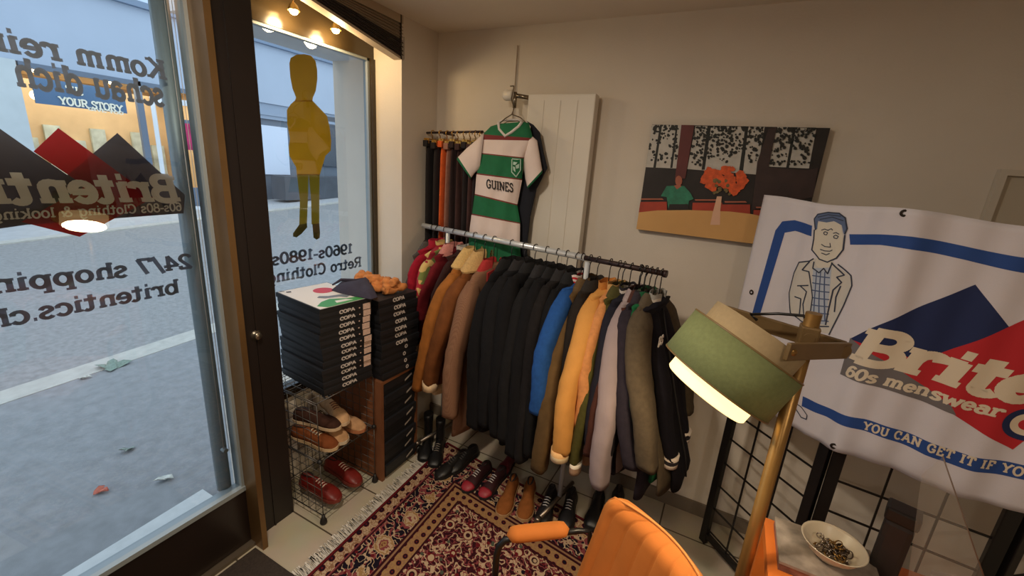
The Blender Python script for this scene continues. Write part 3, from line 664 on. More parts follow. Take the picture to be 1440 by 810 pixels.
b_blue = mat('print_royal_blue', (38, 74, 142), .8); b_navy = mat('print_navy', (26, 40, 84), .8); b_red = mat('print_banner_red', (190, 36, 44), .8); b_grey = mat('print_banner_grey', (112, 106, 106), .8)
b_cream = mat('print_cream', (222, 206, 180), .8); b_skin = mat('print_pale_skin', (214, 206, 190), .8); b_ink = mat('print_ink', (52, 58, 76), .8); b_hair = mat('print_hair_blue', (92, 108, 142), .8); b_strip = mat('print_strip_navy', (24, 30, 52), .8); b_jack = mat('print_jacket', (204, 198, 188), .8); b_shirt = mat('print_shirt', (176, 184, 196), .8); b_plaid = mat('print_plaid', (84, 98, 132), .8)
def q5(x, y): return (1050+x*.2594, 270+y*.2593)
def B(pts): return [bn(*p) for p in pts]
bord = [B([(1100, 311), q5(260, 146), q5(366, 168), q5(362, 226), q5(260, 204), (1103, 327)]), B([(1090, 324), (1100, 311), (1106, 312), (1104, 328), (1068, 452), (1056, 452)])]
bord += [B([(1195, 326), (1240, 329), (1283, 332), (1360, 341), (1440, 352), (1500, 360), (1500, 382), (1440, 374), (1360, 360), (1283, 350), (1240, 344), (1195, 341)])]
bord += [B([(1056, 452), (1068, 452), (1037, 545), (1024, 545)])]
cloth_art('blue_border', bord, b_blue, 0)
cloth_art('slogan_strip', [B([(1128, 555), (1160, 571), (1215, 590), (1300, 617), (1370, 637), (1440, 654), (1500, 668), (1500, 690), (1440, 675), (1370, 658), (1300, 637), (1215, 607), (1160, 585), (1126, 569)])], b_blue, 0)
cloth_art('logo_triangle', [B([(1195, 475), (1374.5, 394), (1421, 452), (1420, 520), (1300, 540), (1240, 500)])], b_navy, 0)
cloth_art('logo_diamond', [B([(1195, 476), (1240, 490), (1290, 506), (1327, 493), (1440, 444), (1490, 425), (1560, 530), (1427, 632), (1335, 574)])], b_red, 1)
cloth_art('logo_band', [B([(1195, 474), (1240, 505), (1338, 566), (1345, 579), (1260, 552), (1180, 525)])], b_grey, 2)
def btext(name, txt, a, b, hv, m, layer, w=.1, shear=0, slab=True, n_visible=None, track=0):
    qs, wd = text_quads(txt, w, shear, slab, track)
    wv = text_quads(n_visible or txt, w, shear, slab, track)[1]
    p0, p1 = V3(*bn(*a)), V3(*bn(*b)); p1 = p0+(p1-p0)*(wd/wv); top_ = V3(*bn(a[0]+hv[0], a[1]+hv[1]))
    U = V3(0, top_[1]-p0[1])
    return cloth_art(name, [[tuple(p) for p in q] for q in place_quads(qs, wd, p0, p1, U)], m, layer)
btext('logo_text', 'Britentics', (1196, 502), (1462, 566), (10, -44), b_cream, 3, .13, .2, n_visible='Brite', track=-.02)
btext('logo_subtitle', '60s menswear', (1187, 526), (1408, 582), (4, -14), b_cream, 4, .11, .15)
btext('slogan_text', 'YOU CAN GET IT IF YOU', (1212, 604), (1440, 671), (2, -10.5), b_cream, 3, .11, 0, n_visible='YOU CAN GET IT IF YO', track=.12)
rc = bn(1447, 597)
def ell(r, n=40): return [(rc[0]+r*math.cos(2*PI*k/n), rc[1]+r*math.sin(2*PI*k/n)) for k in range(n)]
rr_ = abs(bn(1411, 588)[0]-rc[0])
cloth_art('roundel_ring', [ell(rr_)], b_navy, 3); cloth_art('roundel_field', [ell(rr_*.68)], b_cream, 4); cloth_art('roundel_centre', [ell(rr_*.34)], b_red, 5)
# drawn man
fig = lambda *p: B([q5(*q) for q in p])
cloth_art('drawn_jacket', [fig((292, 372), (350, 362), (370, 348), (470, 352), (500, 400), (560, 445), (566, 500), (520, 600), (462, 720), (440, 760), (360, 740), (300, 690), (245, 650), (236, 540), (262, 430))], b_jack, 1)
cloth_art('drawn_shirt', [fig((365, 400), (470, 395), (455, 520), (420, 710), (355, 690), (362, 560))], b_shirt, 2)
cloth_art('drawn_face', [fig((392, 150), (440, 140), (520, 150), (532, 230), (522, 300), (490, 345), (448, 362), (405, 350), (368, 305), (372, 230))], b_skin, 2)
cloth_art('drawn_neck', [fig((385, 340), (470, 350), (468, 395), (430, 430), (380, 380))], b_skin, 1.5)
cloth_art('drawn_hair', [fig((386, 190), (380, 130), (400, 104), (450, 92), (510, 98), (545, 125), (550, 180), (535, 215), (526, 165), (480, 140), (440, 148), (400, 140), (394, 185))], b_hair, 3)
def ink(lines, h): 
    out = []
    for L in lines:
        out += strokes_to_quads([[bn(*q5(*p)) for p in L]], h)
    return [[tuple(p) for p in q] for q in out]
lines = [[(380, 190), (376, 240), (364, 300), (400, 350), (448, 366), (495, 345), (528, 300), (540, 220)], [(386, 190), (380, 130), (400, 104), (450, 92), (510, 98), (545, 125), (552, 185), (540, 215)],
  [(370, 348), (350, 362), (292, 372), (262, 430), (236, 540), (245, 650), (300, 690)], [(500, 380), (560, 445), (568, 500), (520, 610), (462, 720), (440, 765)], [(350, 365), (312, 412), (345, 420), (352, 480), (366, 560), (350, 690)],
  [(470, 370), (525, 440), (490, 450), (510, 480), (470, 520), (440, 640), (425, 710)], [(372, 365), (365, 400), (400, 425), (428, 400), (450, 430), (474, 370)], [(300, 500), (330, 530), (310, 600), (318, 680)], [(505, 500), (480, 560), (470, 640)], [(270, 560), (300, 570), (290, 660)],
  [(300, 690), (355, 715), (440, 720)], [(355, 715), (345, 760)], [(285, 500), (340, 495)]]
cloth_art('drawn_outline', ink(lines, .0022), b_ink, 4)
face = [[(425, 205), (432, 198), (445, 204), (440, 216), (428, 214), (425, 205)], [(480, 225), (492, 218), (508, 226), (500, 238), (484, 234), (480, 225)], [(415, 190), (430, 184), (450, 192)], [(478, 208), (495, 204), (512, 214)], [(412, 268), (430, 280), (465, 284), (460, 262)], [(405, 296), (430, 304), (462, 306), (475, 300)], [(412, 316), (440, 326), (460, 318)], [(448, 190), (465, 182), (474, 190)],
  [(400, 120), (450, 105), (520, 115)], [(410, 132), (470, 118), (535, 140)]]
cloth_art('drawn_features', ink(face, .0015), b_ink, 4)
pl = [[(362, y), (460-(y-420)*.08, y+12)] for y in range(440, 700, 40)]+[[(x, 420), (x-12, 690)] for x in (385, 410, 435)]
cloth_art('drawn_plaid', ink(pl, .002), b_plaid, 3)
c1 = lambda x, y: ((900+x*.2716-1050)/.2594, (400+y*.2716-270)/.2593)
ft = [[c1(*p) for p in L] for L in (((690, 560), (680, 600), (695, 628), (715, 610), (712, 570), (735, 545)), ((805, 605), (830, 625), (862, 670), (858, 690), (830, 680), (808, 640), (805, 605)), ((745, 540), (770, 470), (830, 470), (812, 590)), ((760, 560), (790, 600)))]
cloth_art('drawn_shoes', ink(ft, .0018), b_ink, 4)
gm = mat('dark_grommet', (52, 46, 40), .4, metal=.6)
for px, py in ((1275, 293), (1058, 411), (1173, 627)):
    u, z = bn(px, py); z = min(max(z, BZ0+.014), BZ1-.014); c = bmap(u, z, .001); n = n1 if u < UJ else n2
    m = MB(); m.lathe([(.004, 0), (.008, .0015), (.011, 0), (.008, -.0015), (.004, 0)], c, n, 16); m.build('grommet', gm, banner)

# ------------------------------------------------------------------ rug
def rug_mat():
    m = mat('persian_rug_wool', (110, 40, 36), .95); N, L, b = nodes_of(m); b.inputs['Specular IOR Level'].default_value = .1
    uv = N.new('ShaderNodeUVMap'); sp = N.new('ShaderNodeSeparateXYZ'); L.new(uv.outputs[0], sp.inputs[0])
    def M(op, a, b_=None, clamp=False):
        n = N.new('ShaderNodeMath'); n.operation = op; n.use_clamp = clamp
        for i, v in enumerate((a, b_)):
            if v is None: continue
            if isinstance(v, (int, float)): n.inputs[i].default_value = v
            else: L.new(v, n.inputs[i])
        return n.outputs[0]
    def mixc(f, a, c):
        n = N.new('ShaderNodeMix'); n.data_type = 'RGBA'
        L.new(f, n.inputs['Factor'])
        for s_, v in (('A', a), ('B', c)):
            if isinstance(v, tuple): n.inputs[s_].default_value = v
            else: L.new(v, n.inputs[s_])
        return n.outputs['Result']
    def ramp(val, stops):
        r = N.new('ShaderNodeValToRGB'); r.color_ramp.interpolation = 'CONSTANT'
        while len(r.color_ramp.elements) < len(stops): r.color_ramp.elements.new(.5)
        for e, (p, c) in zip(r.color_ramp.elements, stops): e.position = p; e.color = c
        L.new(val, r.inputs[0]); return r.outputs[0]
    def vor(scale, rnd=.6, off=0):
        mp = N.new('ShaderNodeMapping'); mp.inputs['Location'].default_value = (off, off*.7, 0); L.new(uv.outputs[0], mp.inputs[0])
        v = N.new('ShaderNodeTexVoronoi'); v.inputs['Scale'].default_value = scale; v.inputs['Randomness'].default_value = rnd; L.new(mp.outputs[0], v.inputs['Vector']); return v
    def vines(scale, th, det=1.0):
        n = N.new('ShaderNodeTexNoise'); n.inputs['Scale'].default_value = scale; n.inputs['Detail'].default_value = det; L.new(uv.outputs[0], n.inputs['Vector'])
        return M('LESS_THAN', M('ABSOLUTE', M('SUBTRACT', n.outputs['Fac'], .5)), th)
    p, q = sp.outputs[0], sp.outputs[1]
    de = M('MINIMUM', M('MINIMUM', p, M('SUBTRACT', 2.2, p)), M('MINIMUM', q, M('SUBTRACT', 1.5, q)))
    cr = rgb(176, 150, 122); rd = rgb(96, 24, 30); nv = rgb(26, 20, 30); dk = rgb(52, 18, 24); gold = rgb(150, 116, 76); pk = rgb(124, 60, 62); gn = rgb(72, 76, 64); tan = rgb(138, 102, 76)
    # field: dark red ground, cream vines, ringed blossoms
    v1 = vor(11, .45); fld = mixc(vines(26, .045), dk, cr)
    fld = mixc(vines(40, .03), fld, pk)
    bl_ = ramp(v1.outputs['Distance'], ((0, rd), (.1, dk), (.17, cr), (.27, rd)))
    fld = mixc(M('LESS_THAN', v1.outputs['Distance'], .32), fld, bl_)
    v2 = vor(24, 1, 3.1); fld = mixc(M('LESS_THAN', v2.outputs['Distance'], .22), fld, ramp(v2.outputs['Color'], ((0, gn), (.4, rd), (.65, cr), (.85, nv))))
    # main border: navy, large pale palmettes and vines
    v3 = vor(6.2, .3, 1.3); mb_ = mixc(vines(17, .05), nv, pk); mb_ = mixc(vines(30, .03), mb_, cr)
    mb_ = mixc(M('LESS_THAN', v2.outputs['Distance'], .2), mb_, rd)
    wob = N.new('ShaderNodeTexNoise'); wob.inputs['Scale'].default_value = 45; L.new(uv.outputs[0], wob.inputs['Vector'])
    dv = M('ADD', v3.outputs['Distance'], M('MULTIPLY', M('SUBTRACT', wob.outputs['Fac'], .5), .25))
    mb_ = mixc(M('LESS_THAN', dv, .30), mb_, ramp(dv, ((0, rd), (.05, gold), (.11, pk), (.16, cr), (.23, gold), (.27, cr))))
    # guard strips: cream with a row of dark motifs
    def guard(sc, base):
        g = vor(sc, .12, .4); g2 = mixc(vines(60, .05), base, tan)
        return mixc(M('LESS_THAN', g.outputs['Distance'], .3), g2, ramp(g.outputs['Distance'], ((0, rd), (.1, nv), (.24, rd))))
    g1 = guard(19, cr); g2 = guard(23, gold)
    out = fld
    for lim, c in ((.335, dk), (.325, g2), (.262, dk), (.25, tan), (.24, dk), (.228, mb_), (.088, dk), (.08, pk), (.072, g1), (.018, dk), (.012, rd)):
        out = mixc(M('LESS_THAN', de, lim), out, c)
    n2 = N.new('ShaderNodeTexNoise'); n2.inputs['Scale'].default_value = 300; L.new(uv.outputs[0], n2.inputs['Vector'])
    bp = N.new('ShaderNodeBump'); bp.inputs['Strength'].default_value = .3; bp.inputs['Distance'].default_value = .003; L.new(n2.outputs['Fac'], bp.inputs['Height']); L.new(bp.outputs[0], b.inputs['Normal'])
    L.new(out, b.inputs['Base Color']); return m
RO = V3(-1.342, 1.93, 0); RE1 = V3(.990, -.139, 0); RE2 = V3(.042, -.999, 0)
RW, RH, RT = 2.2, 1.5, .008
def rp(p, q, z=0): return RO+RE1*p+RE2*q+V3(0, 0, z)
rug = thing('persian_rug', 'dark red Persian rug with cream floral borders on the tiles', 'rug', rp(RW/2, RH/2))
m = MB(); m.prism([rp(0, 0, .001), rp(RW, 0, .001), rp(RW, RH, .001), rp(0, RH, .001)], (0, 0, RT))
ro = m.build('rug_pile', rug_mat(), rug)
uvl = ro.data.uv_layers.new(name='UVMap'); inv = np.linalg.inv(np.column_stack([RE1[:2], RE2[:2]])); rl = V3(*rug.location)
for lp in ro.data.loops:
    c = V3(*ro.data.vertices[lp.vertex_index].co)+rl-RO; pq = inv@c[:2]; uvl.data[lp.index].uv = (float(pq[0]), float(pq[1]))
m = MB()
for k in range(420):
    q = RH*k/420; l = .045+random.random()*.03; a = rp(0, q, .004); m.prism([a, a+RE2*.0022, a+RE2*(.0022+random.uniform(-.006, .006))-RE1*l, a+RE2*random.uniform(-.006, .006)-RE1*l], (0, 0, .002))
fo = m.build('fringe', mat('off_white_fringe', (214, 206, 194), .95), rug); fo['kind'] = 'stuff'
tag(boxes(((-1.60, -.2, .0), (-.95, .86, .012))).build('door_mat', mat('dark_ribbed_mat', (52, 42, 36), .95, noise=.3, scale=120, bump=.4, bscale=200)), 'dark brown ribbed door mat inside the threshold', 'mat')

# ------------------------------------------------------------------ clothes rail
RA = V3(-1.595, 1.98, 1.34); RB = V3(-.202, 1.738, 1.34); RL = np.linalg.norm(RB-RA); dr = (RB-RA)/RL; nv_ = V3(dr[1], -dr[0], 0); ZV = V3(0, 0, 1)
def W(s, n, z): return RA+dr*s+nv_*n+ZV*z
chrome = mat('chrome_rail', (214, 220, 226), .3, metal=.35, noise=.06, scale=40); rail_d = mat('dark_rail_end', (58, 44, 44), .4, metal=.4)
rack = thing('clothes_rail', 'long chrome clothes rail packed with jackets, set along the back wall', 'clothes rail', W(RL/2, 0, -1.34+.009))
m = MB(); m.tube([W(0, 0, 0), W(1.06, 0, 0)], .0145, 12); m.build('rail', chrome, rack)
m = MB(); m.tube([W(1.06, 0, 0), W(RL, 0, 0)], .0115, 12); m.tube([W(RL-.004, 0, 0), W(RL+.008, 0, 0)], .015, 12); m.build('extension_rod', rail_d, rack, label='dark thinner end section of the rail')
for s in (.205, 1.075):
    m = MB(); m.tube([W(s, 0, -1.26), W(s, 0, -.0146)], .012, 10); m.build('post', chrome, rack)
    m = MB(); m.tube([W(s, -.14, -1.262), W(s, .20, -1.262)], .011, 10); m.tube([W(s, .185, -1.262), W(s, .215, -1.262)], .0135, 10); ft_ = m.build('foot', mat('grey_rail_foot', (120, 110, 100), .3, metal=.8), rack)
    for n in (-.12, .19):
        m = MB(); m.lathe([(0, -.009), (.02, -.009), (.0235, -.005), (.0235, .005), (.02, .009), (0, .009)], W(s, n, -1.331+.0235), dr, 16); m.tube([W(s, n, -1.285), W(s, n, -1.262)], .005, 8); m.build('caster', blk, ft_)

# ------------------------------------------------------------------ garments on the rail
def noise_fold(th, z, ph, amp): return .55*amp*(math.sin(3*th+ph+6*z)+.6*math.sin(5*th-2*ph+11*z)+.4*math.sin(2*th+17*z+ph*3))
HG = 'hangers on the clothes rail'
def on_plane(px, py, n):
    q = at_p(px, py, RA+nv_*n, nv_)-RA; return float(np.dot(q, dr)), float(q[2])
def garment_(idx, name, label, cat, sh, cu, col, L=.66, T=.030, sl=(.043, .052), rt_=.04, rb_=.03, cuff=None, collar='fold', ccol=None, hem=None, lining=None, extra=None, noise=.12, nsc=60, group=None, fab=None, ds=None, ncuff=.245, nsh=.2, hz=None, slv=True):
    s0, zs = on_plane(*sh, nsh); s1, zc = on_plane(*cu, ncuff)
    if idx > 23: s0 = min(s0, RL-.010-(28-idx)*.022)
    fm = fab or mat('cloth_'+name+str(idx), col, .92, noise=noise, scale=nsc, bump=.12, bscale=220, spec=.2)
    ph = idx*1.7; zn = min(zs+.10, -.10 if idx > 14 else -.085); rnd = random.Random(idx)
    base = W(s0, 0, zn); fn = min(1, (YB-.012-W(s0, 0, 0)[1])/(ncuff+.05))
    zs = min(zs, zn-.045)
    t = thing(name, label, cat, (base[0], base[1], H+0-H+base[2]), group)
    sh_ = lambda z: s0+(s1-s0)*min(max((zs-z)/(zs-zc+1e-6), 0), 1.15)
    zb_ = zs-L
    rows = [(zn-.005, .055, .028), (zn-.02, .085, .034), ((zn+zs)/2, .15, T+.004), (zs-.01, nsh-.015, T+.002), (zs-.05, nsh-.005, T), (zs-.16, nsh-.012, T+.002), (zs-.3, nsh-.015, T+.004), (zs-.45, nsh-.012, T+.004), (zs-.58, nsh-.008, T+.006), (zb_+.05, nsh-.004, T+.007), (zb_, nsh-.004, T+.007)]
    rows = [r for i, r in enumerate(rows) if i < 5 or r[0] > zb_-.0001]
    rows.sort(key=lambda r: -r[0])
    def ring(z, w_, t_, n=28, amp=.006):
        R_ = []
        for k in range(n):
            th = 2*PI*k/n; c, s_ = math.cos(th), math.sin(th)
            x = w_*math.copysign(abs(c)**.75, c); y = t_*math.copysign(abs(s_)**.8, s_)
            f = noise_fold(th, z, ph, amp*min(1, (zn-z)*4))
            R_.append(W(sh_(z)+y+f, x if x > 0 else x*fn, z+ (.012*math.sin(th*2+ph) if z < zb_+.02 else 0)))
        return R_
    dense = []
    for a, b in zip(rows[:-1], rows[1:]):
        k = max(1, int((a[0]-b[0])/.045)); dense += [tuple(a[i]+(b[i]-a[i])*j/k for i in range(3)) for j in range(k)]
    dense.append(rows[-1])
    m = MB(); m.loft([ring(*r) for r in dense]); body = m.build('body', fm, t)
    if hem:
        m = MB(); m.loft([ring(zb_+.045, nsh-.002, T+.009), ring(zb_-.012, nsh-.001, T+.010)]); m.build('hem_band', mat('hem_'+str(hem), hem, .95, noise=.1, scale=90), t, label='contrasting hem band')
    if lining:
        m = MB(); m.loft([ring(zs-.02, nsh*.55, T+.0075, amp=.003), ring(zs-.2, nsh*.4, T+.0105, amp=.003), ring(zb_+.1, nsh*.25, T+.013, amp=.003)]); m.build('lining', mat('lining_'+str(lining), lining, .8, noise=.1, scale=40), t, label='lining showing at the open front')
    # sleeves
    def sleeve_pt(i, u, n, ra, rb, sc, z, sg_):
        th = 2*PI*i/20; c, s_ = math.cos(th), math.sin(th)
        wr = .0022*math.sin(38*u+4*c+ph)*math.exp(-((u-.5)/.16)**2)+.004*math.sin(52*u-3*s_+2*ph)*max(0, u-.6)+.003*math.sin(3*th+ph+4*u)*u
        a_ = math.copysign(abs(s_)**.8, s_)*(ra+wr); b_ = math.copysign(abs(c)**.7, c)*(rb+wr)
        nn = n+b_
        if sg_ < 0: nn *= fn
        return W(sc+a_, sg_*nn, z-(.30*u*(1-u)*c*rb))
    if slv:
      for sg_ in (1, -1):
        m = MB(); R_ = []; K = 26; cz = zc if sg_ > 0 else zc+.02
        ztop = zs+.022
        for k in range(K+1):
            u = k/K; z = ztop+(cz-ztop)*u
            n = (nsh-.055)+(ncuff-nsh+.045)*(1-(1-u)**3)+.018*math.sin(PI*u)
            ra = (rt_+(rb_-rt_)*u)*(1 if k > 2 else .5+.2*k); rb = sl[1]*(1-.36*u**1.5)*(1 if k > 2 else .5+.2*k)
            sc = sh_(z)+(.012 if sg_ > 0 else 0)*math.sin(u*PI)+.006*math.sin(u*9+ph)
            if k == K: ra *= .96; rb *= .96
            R_.append([sleeve_pt(i, u, n, ra, rb, sc, z, sg_) for i in range(20)])
        m.loft(R_); sv = m.build('sleeve', fm, t)
        if cuff:
            m = MB(); cs = cuff if isinstance(cuff[0], tuple) else (cuff,)
            cc = [mat('cuff_'+str(c_), c_, .95, noise=.06, scale=90) for c_ in cs]
            zz_ = cz+.004; hh = .05/len(cs); n = ncuff-.01
            RR = []; ms = []
            for k in range(len(cs)+1):
                for e in ((0, ) if k in (0, len(cs)) else (0, .0005)):
                    RR.append([W(sh_(zz_)+math.sin(2*PI*i/16)*(rb_+.003), sg_*(n+math.cos(2*PI*i/16)*sl[1]*.72)*(1 if sg_ > 0 else fn), zz_+.012-hh*k-e) for i in range(16)])
            for k in range(len(RR)-1): ms.append(min(k//2, len(cs)-1))
            m.loft(RR, mis=ms); m.build('cuff', cc, sv, label='contrasting cuff')
    # collar
    if collar:
        cl = ccol or col; cs = cl if isinstance(cl[0], tuple) else (cl,)
        cc = [mat('collar_'+str(c_), c_, .95, noise=.12, scale=120, bump=.3 if collar == 'sherpa' else .1, bscale=150) for c_ in cs]
        big = {'fold': 1, 'knit': 1.0, 'sherpa': 1.5, 'stand': .9, 'lapel': 1}[collar]; m = MB(); K = 20
        folded = collar in ('fold', 'sherpa', 'lapel'); rows_ = max(len(cs)*2, 8 if folded else 2); rows_ -= rows_ % len(cs); hgt = .032*big
        def prof(v, side):
            th_ = (.010 if collar == 'sherpa' else .004)*side
            if not folded: return .004*v+th_*1.2, hgt*1.25*v-.012
            if v < .35: return .002+th_*.3, -.012+(hgt+th_)*v/.35
            q = (v-.35)/.65; return .004+(.052 if collar != 'sherpa' else .062)*big*q+th_*.6, -.012+hgt+th_-(.062*big*q**1.15)
        for side in (0, 1):
            G_ = []
            for k in range(rows_+1):
                out, dz_ = prof(k/rows_, side)
                G_.append([W(s0-.004+(.026+out*.30)*math.sin(a), (.058+out)*math.cos(a)*(1 if math.cos(a) > 0 else fn), zn+dz_+.003*math.sin(5*a+ph)) for a in [PI*.5+.45+(2*PI-.9)*i/K for i in range(K+1)]])
            for k in range(rows_):
                m.add(G_[k]+G_[k+1], [(i, i+1, K+2+i, K+1+i) for i in range(K)], min(k*len(cs)//rows_, len(cs)-1), True)
            if side == 0: low, hi_ = G_[0], G_[-1]
            else:
                m.add(hi_+G_[-1], [(i, i+1, K+2+i, K+1+i) for i in range(K)], len(cs)-1, True); m.add(low+G_[0], [(i, i+1, K+2+i, K+1+i) for i in range(K)], 0, True)
        m.build('collar', cc, t, label='contrasting collar' if ccol else None)
        if collar in ('lapel', 'sherpa'):
            for sg_ in (1, -1):
                m = MB(); m.prism([W(s0+T+.004, sg_*.02, zn-.02), W(s0+T+.003, sg_*.085, zn-.035), W(sh_(zs-.1)+T+.008, sg_*.08, zs-.07), W(sh_(zs-.3)+T+.011, sg_*.015, zs-.28)], dr*.006); m.build('lapel', cc[0], t)
    # front closing
    m = MB(); m.tube([W(sh_(z)+T+.006+.004, .004*math.sin(z*9), z) for z in np.linspace(zn-.04, zb_+.02, 9)], .004, 6); m.build('front_zip', mat('zip_tape_'+('d' if sum(col) < 240 else 'l'), (30, 28, 30) if sum(col) < 240 else (130, 116, 96), .6), t)
    # hanger
    hs = (s0)
    h = thing('coat_hanger', ' '.join(('hanger carrying the '+label).split(' hanging')[0].split(' on the rail')[0].split(' at the lamp')[0].split()[:16]), 'hanger', W(s0, 0, zn), HG)
    hm = mat('black_hanger', (26, 22, 22), .4)
    m = MB(); hk = [W(s0, 0, zn-.02), W(s0, 0, -.030)]+[W(s0+rnd.uniform(-.003, .003), -.0185*math.cos(a)+.0185*0+0, .0185*math.sin(a)) for a in np.linspace(-1.2, PI+.25, 10)]
    m.tube(hk, .0022, 6); m.build('hook', hm, h)
    m = MB(); m.tube([W(s0, -nsh+.03, zs-.01), W(s0, -.08, zn-.03), W(s0, 0, zn-.018), W(s0, .08, zn-.03), W(s0, nsh-.03, zs-.01)], .006, 6); m.build('shoulder_bar', hm, h)
    return t, sh_, zs, zn, zb_
GQ = []
def garment(idx, *a, **k):
    if idx > 14: k.setdefault('nsh', .145); k.setdefault('ncuff', .225)
    if idx < 5: k.setdefault('nsh', .135); k.setdefault('ncuff', .175); k.setdefault('rt_', .023); k.setdefault('rb_', .018); k['T'] = .013
    GQ.append((idx, a, k))
def hang_all():
    P = [(on_plane(*a[3], k.get('nsh', .2))[0], on_plane(*a[4], k.get('ncuff', .245))[0]) for _, a, k in GQ]; n = len(P); out = {}
    for i, (idx, a, k) in enumerate(GQ):
        g0 = [abs(P[q+1][0]-P[q][0]) for q in (i-1, i) if 0 <= q < n-1]; g1 = [abs(P[q+1][1]-P[q][1]) for q in (i-1, i) if 0 <= q < n-1]
        st_, sb_ = sum(g0)/len(g0), sum(g1)/len(g1)
        k.setdefault('T', min(max(.42*st_, .013), .028)); k['T'] = min(k['T'], max(.42*st_, .013)); k.setdefault('rt_', min(max(.52*st_+.010, .024), .046)); k.setdefault('rb_', min(max(.50*sb_+.008, .020), .040)); k.pop('ds', None)
        out[idx] = garment_(idx, *a, **k); k['_s'] = (idx, round(P[i][0], 3), round(P[i][1], 3))
    return out
def tweed_mat():
    m = mat('brown_tweed', (128, 92, 72), .95, bump=.2, bscale=300, spec=.15); N, L, b = nodes_of(m); tc = N.new('ShaderNodeTexCoord')
    w_ = [N.new('ShaderNodeTexWave') for _ in range(2)]; w_[0].bands_direction = 'Z'; w_[1].bands_direction = 'Y'
    for x, s in zip(w_, (60, 70)): x.inputs['Scale'].default_value = s; x.inputs['Distortion'].default_value = 2; x.inputs['Detail Scale'].default_value = 8; L.new(tc.outputs['Object'], x.inputs['Vector'])
    mm = N.new('ShaderNodeMath'); mm.operation = 'MULTIPLY'; L.new(w_[0].outputs['Fac'], mm.inputs[0]); L.new(w_[1].outputs['Fac'], mm.inputs[1])
    r = N.new('ShaderNodeValToRGB'); r.color_ramp.elements[0].color = rgb(136, 100, 78); r.color_ramp.elements[1].color = rgb(112, 78, 60); L.new(mm.outputs[0], r.inputs[0]); L.new(r.outputs[0], b.inputs['Base Color']); return m
def floral_mat():
    m = mat('floral_knit', (150, 50, 56), .95); N, L, b = nodes_of(m); tc = N.new('ShaderNodeTexCoord'); v = N.new('ShaderNodeTexVoronoi'); v.inputs['Scale'].default_value = 26; L.new(tc.outputs['Object'], v.inputs['Vector'])
    r = N.new('ShaderNodeValToRGB'); r.color_ramp.interpolation = 'CONSTANT'; e = r.color_ramp.elements; e[0].color = rgb(170, 40, 56); e[1].position = .3; e[1].color = rgb(206, 176, 110)
    for p_, c_ in ((.55, (112, 124, 66)), (.75, (150, 34, 50)), (.9, (220, 200, 160))): x = e.new(p_); x.color = rgb(*c_)
    L.new(v.outputs['Color'], r.inputs[0]); L.new(r.outputs[0], b.inputs['Base Color']); return m
BK = (17, 16, 18)
garment(0, 'jacket', 'dark grey jacket hanging at the window end of the rail', 'jacket', (583, 372), (573, 455), (74, 68, 64), L=.5, T=.022)
garment(1, 'track_jacket', 'crimson jacket hanging second from the window end', 'jacket', (590, 360), (580, 424), (150, 24, 44), L=.5, cuff=(206, 184, 140), collar='stand', ccol=(176, 28, 52), T=.024)
garment(2, 'knit_jacket', 'red knitted jacket with cream and green pattern on the rail', 'jacket', (600, 368), (590, 440), (150, 50, 56), L=.5, fab=floral_mat(), collar='stand', ccol=((160, 36, 50), (206, 176, 110)), T=.024)
garment(3, 'track_jacket', 'dark red jacket with thin pale piping on the rail', 'jacket', (613, 371), (590, 450), (104, 24, 32), L=.56, collar='fold', ccol=(196, 128, 120), T=.024)
garment(4, 'jacket', 'dark brown jacket with pale piped collar behind the sherpa collar', 'jacket', (630, 362), (606, 470), (52, 32, 30), L=.58, collar='stand', ccol=((52, 34, 32), (196, 190, 184)), T=.024)
garment(5, 'coat', 'camel suede coat with cream sherpa collar hanging on the rail', 'coat', (628, 392), (588, 548), (152, 94, 42), L=.70, collar='sherpa', ccol=(206, 172, 112), sl=(.046, .062), noise=.18, nsc=18)
garment(6, 'coat', 'brown suede coat with cream sherpa cuffs and hem hanging on the rail', 'coat', (642, 398), (603, 540), (112, 66, 34), L=.66, collar='sherpa', ccol=(196, 160, 106), cuff=(224, 194, 156), hem=(224, 194, 156), sl=(.046, .060), noise=.2, nsc=16)
garment(7, 'blazer', 'brown checked tweed blazer with a red lining hanging on the rail', 'blazer', (655, 405), (630, 585), (128, 92, 72), L=.86, fab=tweed_mat(), collar='lapel', ccol=(168, 44, 44), lining=(150, 34, 36), sl=(.044, .058), ds=-.03)
names = ['first black blazer after the brown tweed blazer on the rail', 'second black blazer after the brown tweed blazer on the rail', 'third black blazer after the brown tweed blazer on the rail', 'fourth black blazer after the brown tweed blazer, near the rail middle', 'black blazer third before the bright blue jacket on the rail', 'black blazer second before the bright blue jacket on the rail', 'black blazer directly left of the bright blue jacket on the rail']
for i, (sh, cu, c, L_) in enumerate((((680, 405), (666, 600), BK, .78), ((699, 398), (682, 598), (21, 20, 22), .80), ((714, 400), (696, 612), BK, .82), ((730, 415), (708, 618), (23, 22, 23), .8), ((747, 400), (720, 640), BK, .82), ((760, 412), (731, 648), (27, 24, 24), .8), ((774, 418), (742, 640), (17, 17, 19), .8))):
    garment(8+i, 'blazer', names[i], 'blazer', sh, cu, c, L=L_, collar='lapel', ccol=(34, 32, 34) if i % 2 else None, ds=.03 if i < 5 else 0, T=.026, noise=.2)
garment(15, 'track_jacket', 'bright blue jacket with red and white striped knit collar on the rail', 'jacket', (788, 413), (753, 580), (34, 76, 138), L=.6, collar='knit', ccol=((200, 40, 50), (232, 214, 206), (200, 40, 50), (232, 214, 206)), sl=(.042, .054), nsh=.165, ncuff=.27, rt_=.04, rb_=.03)
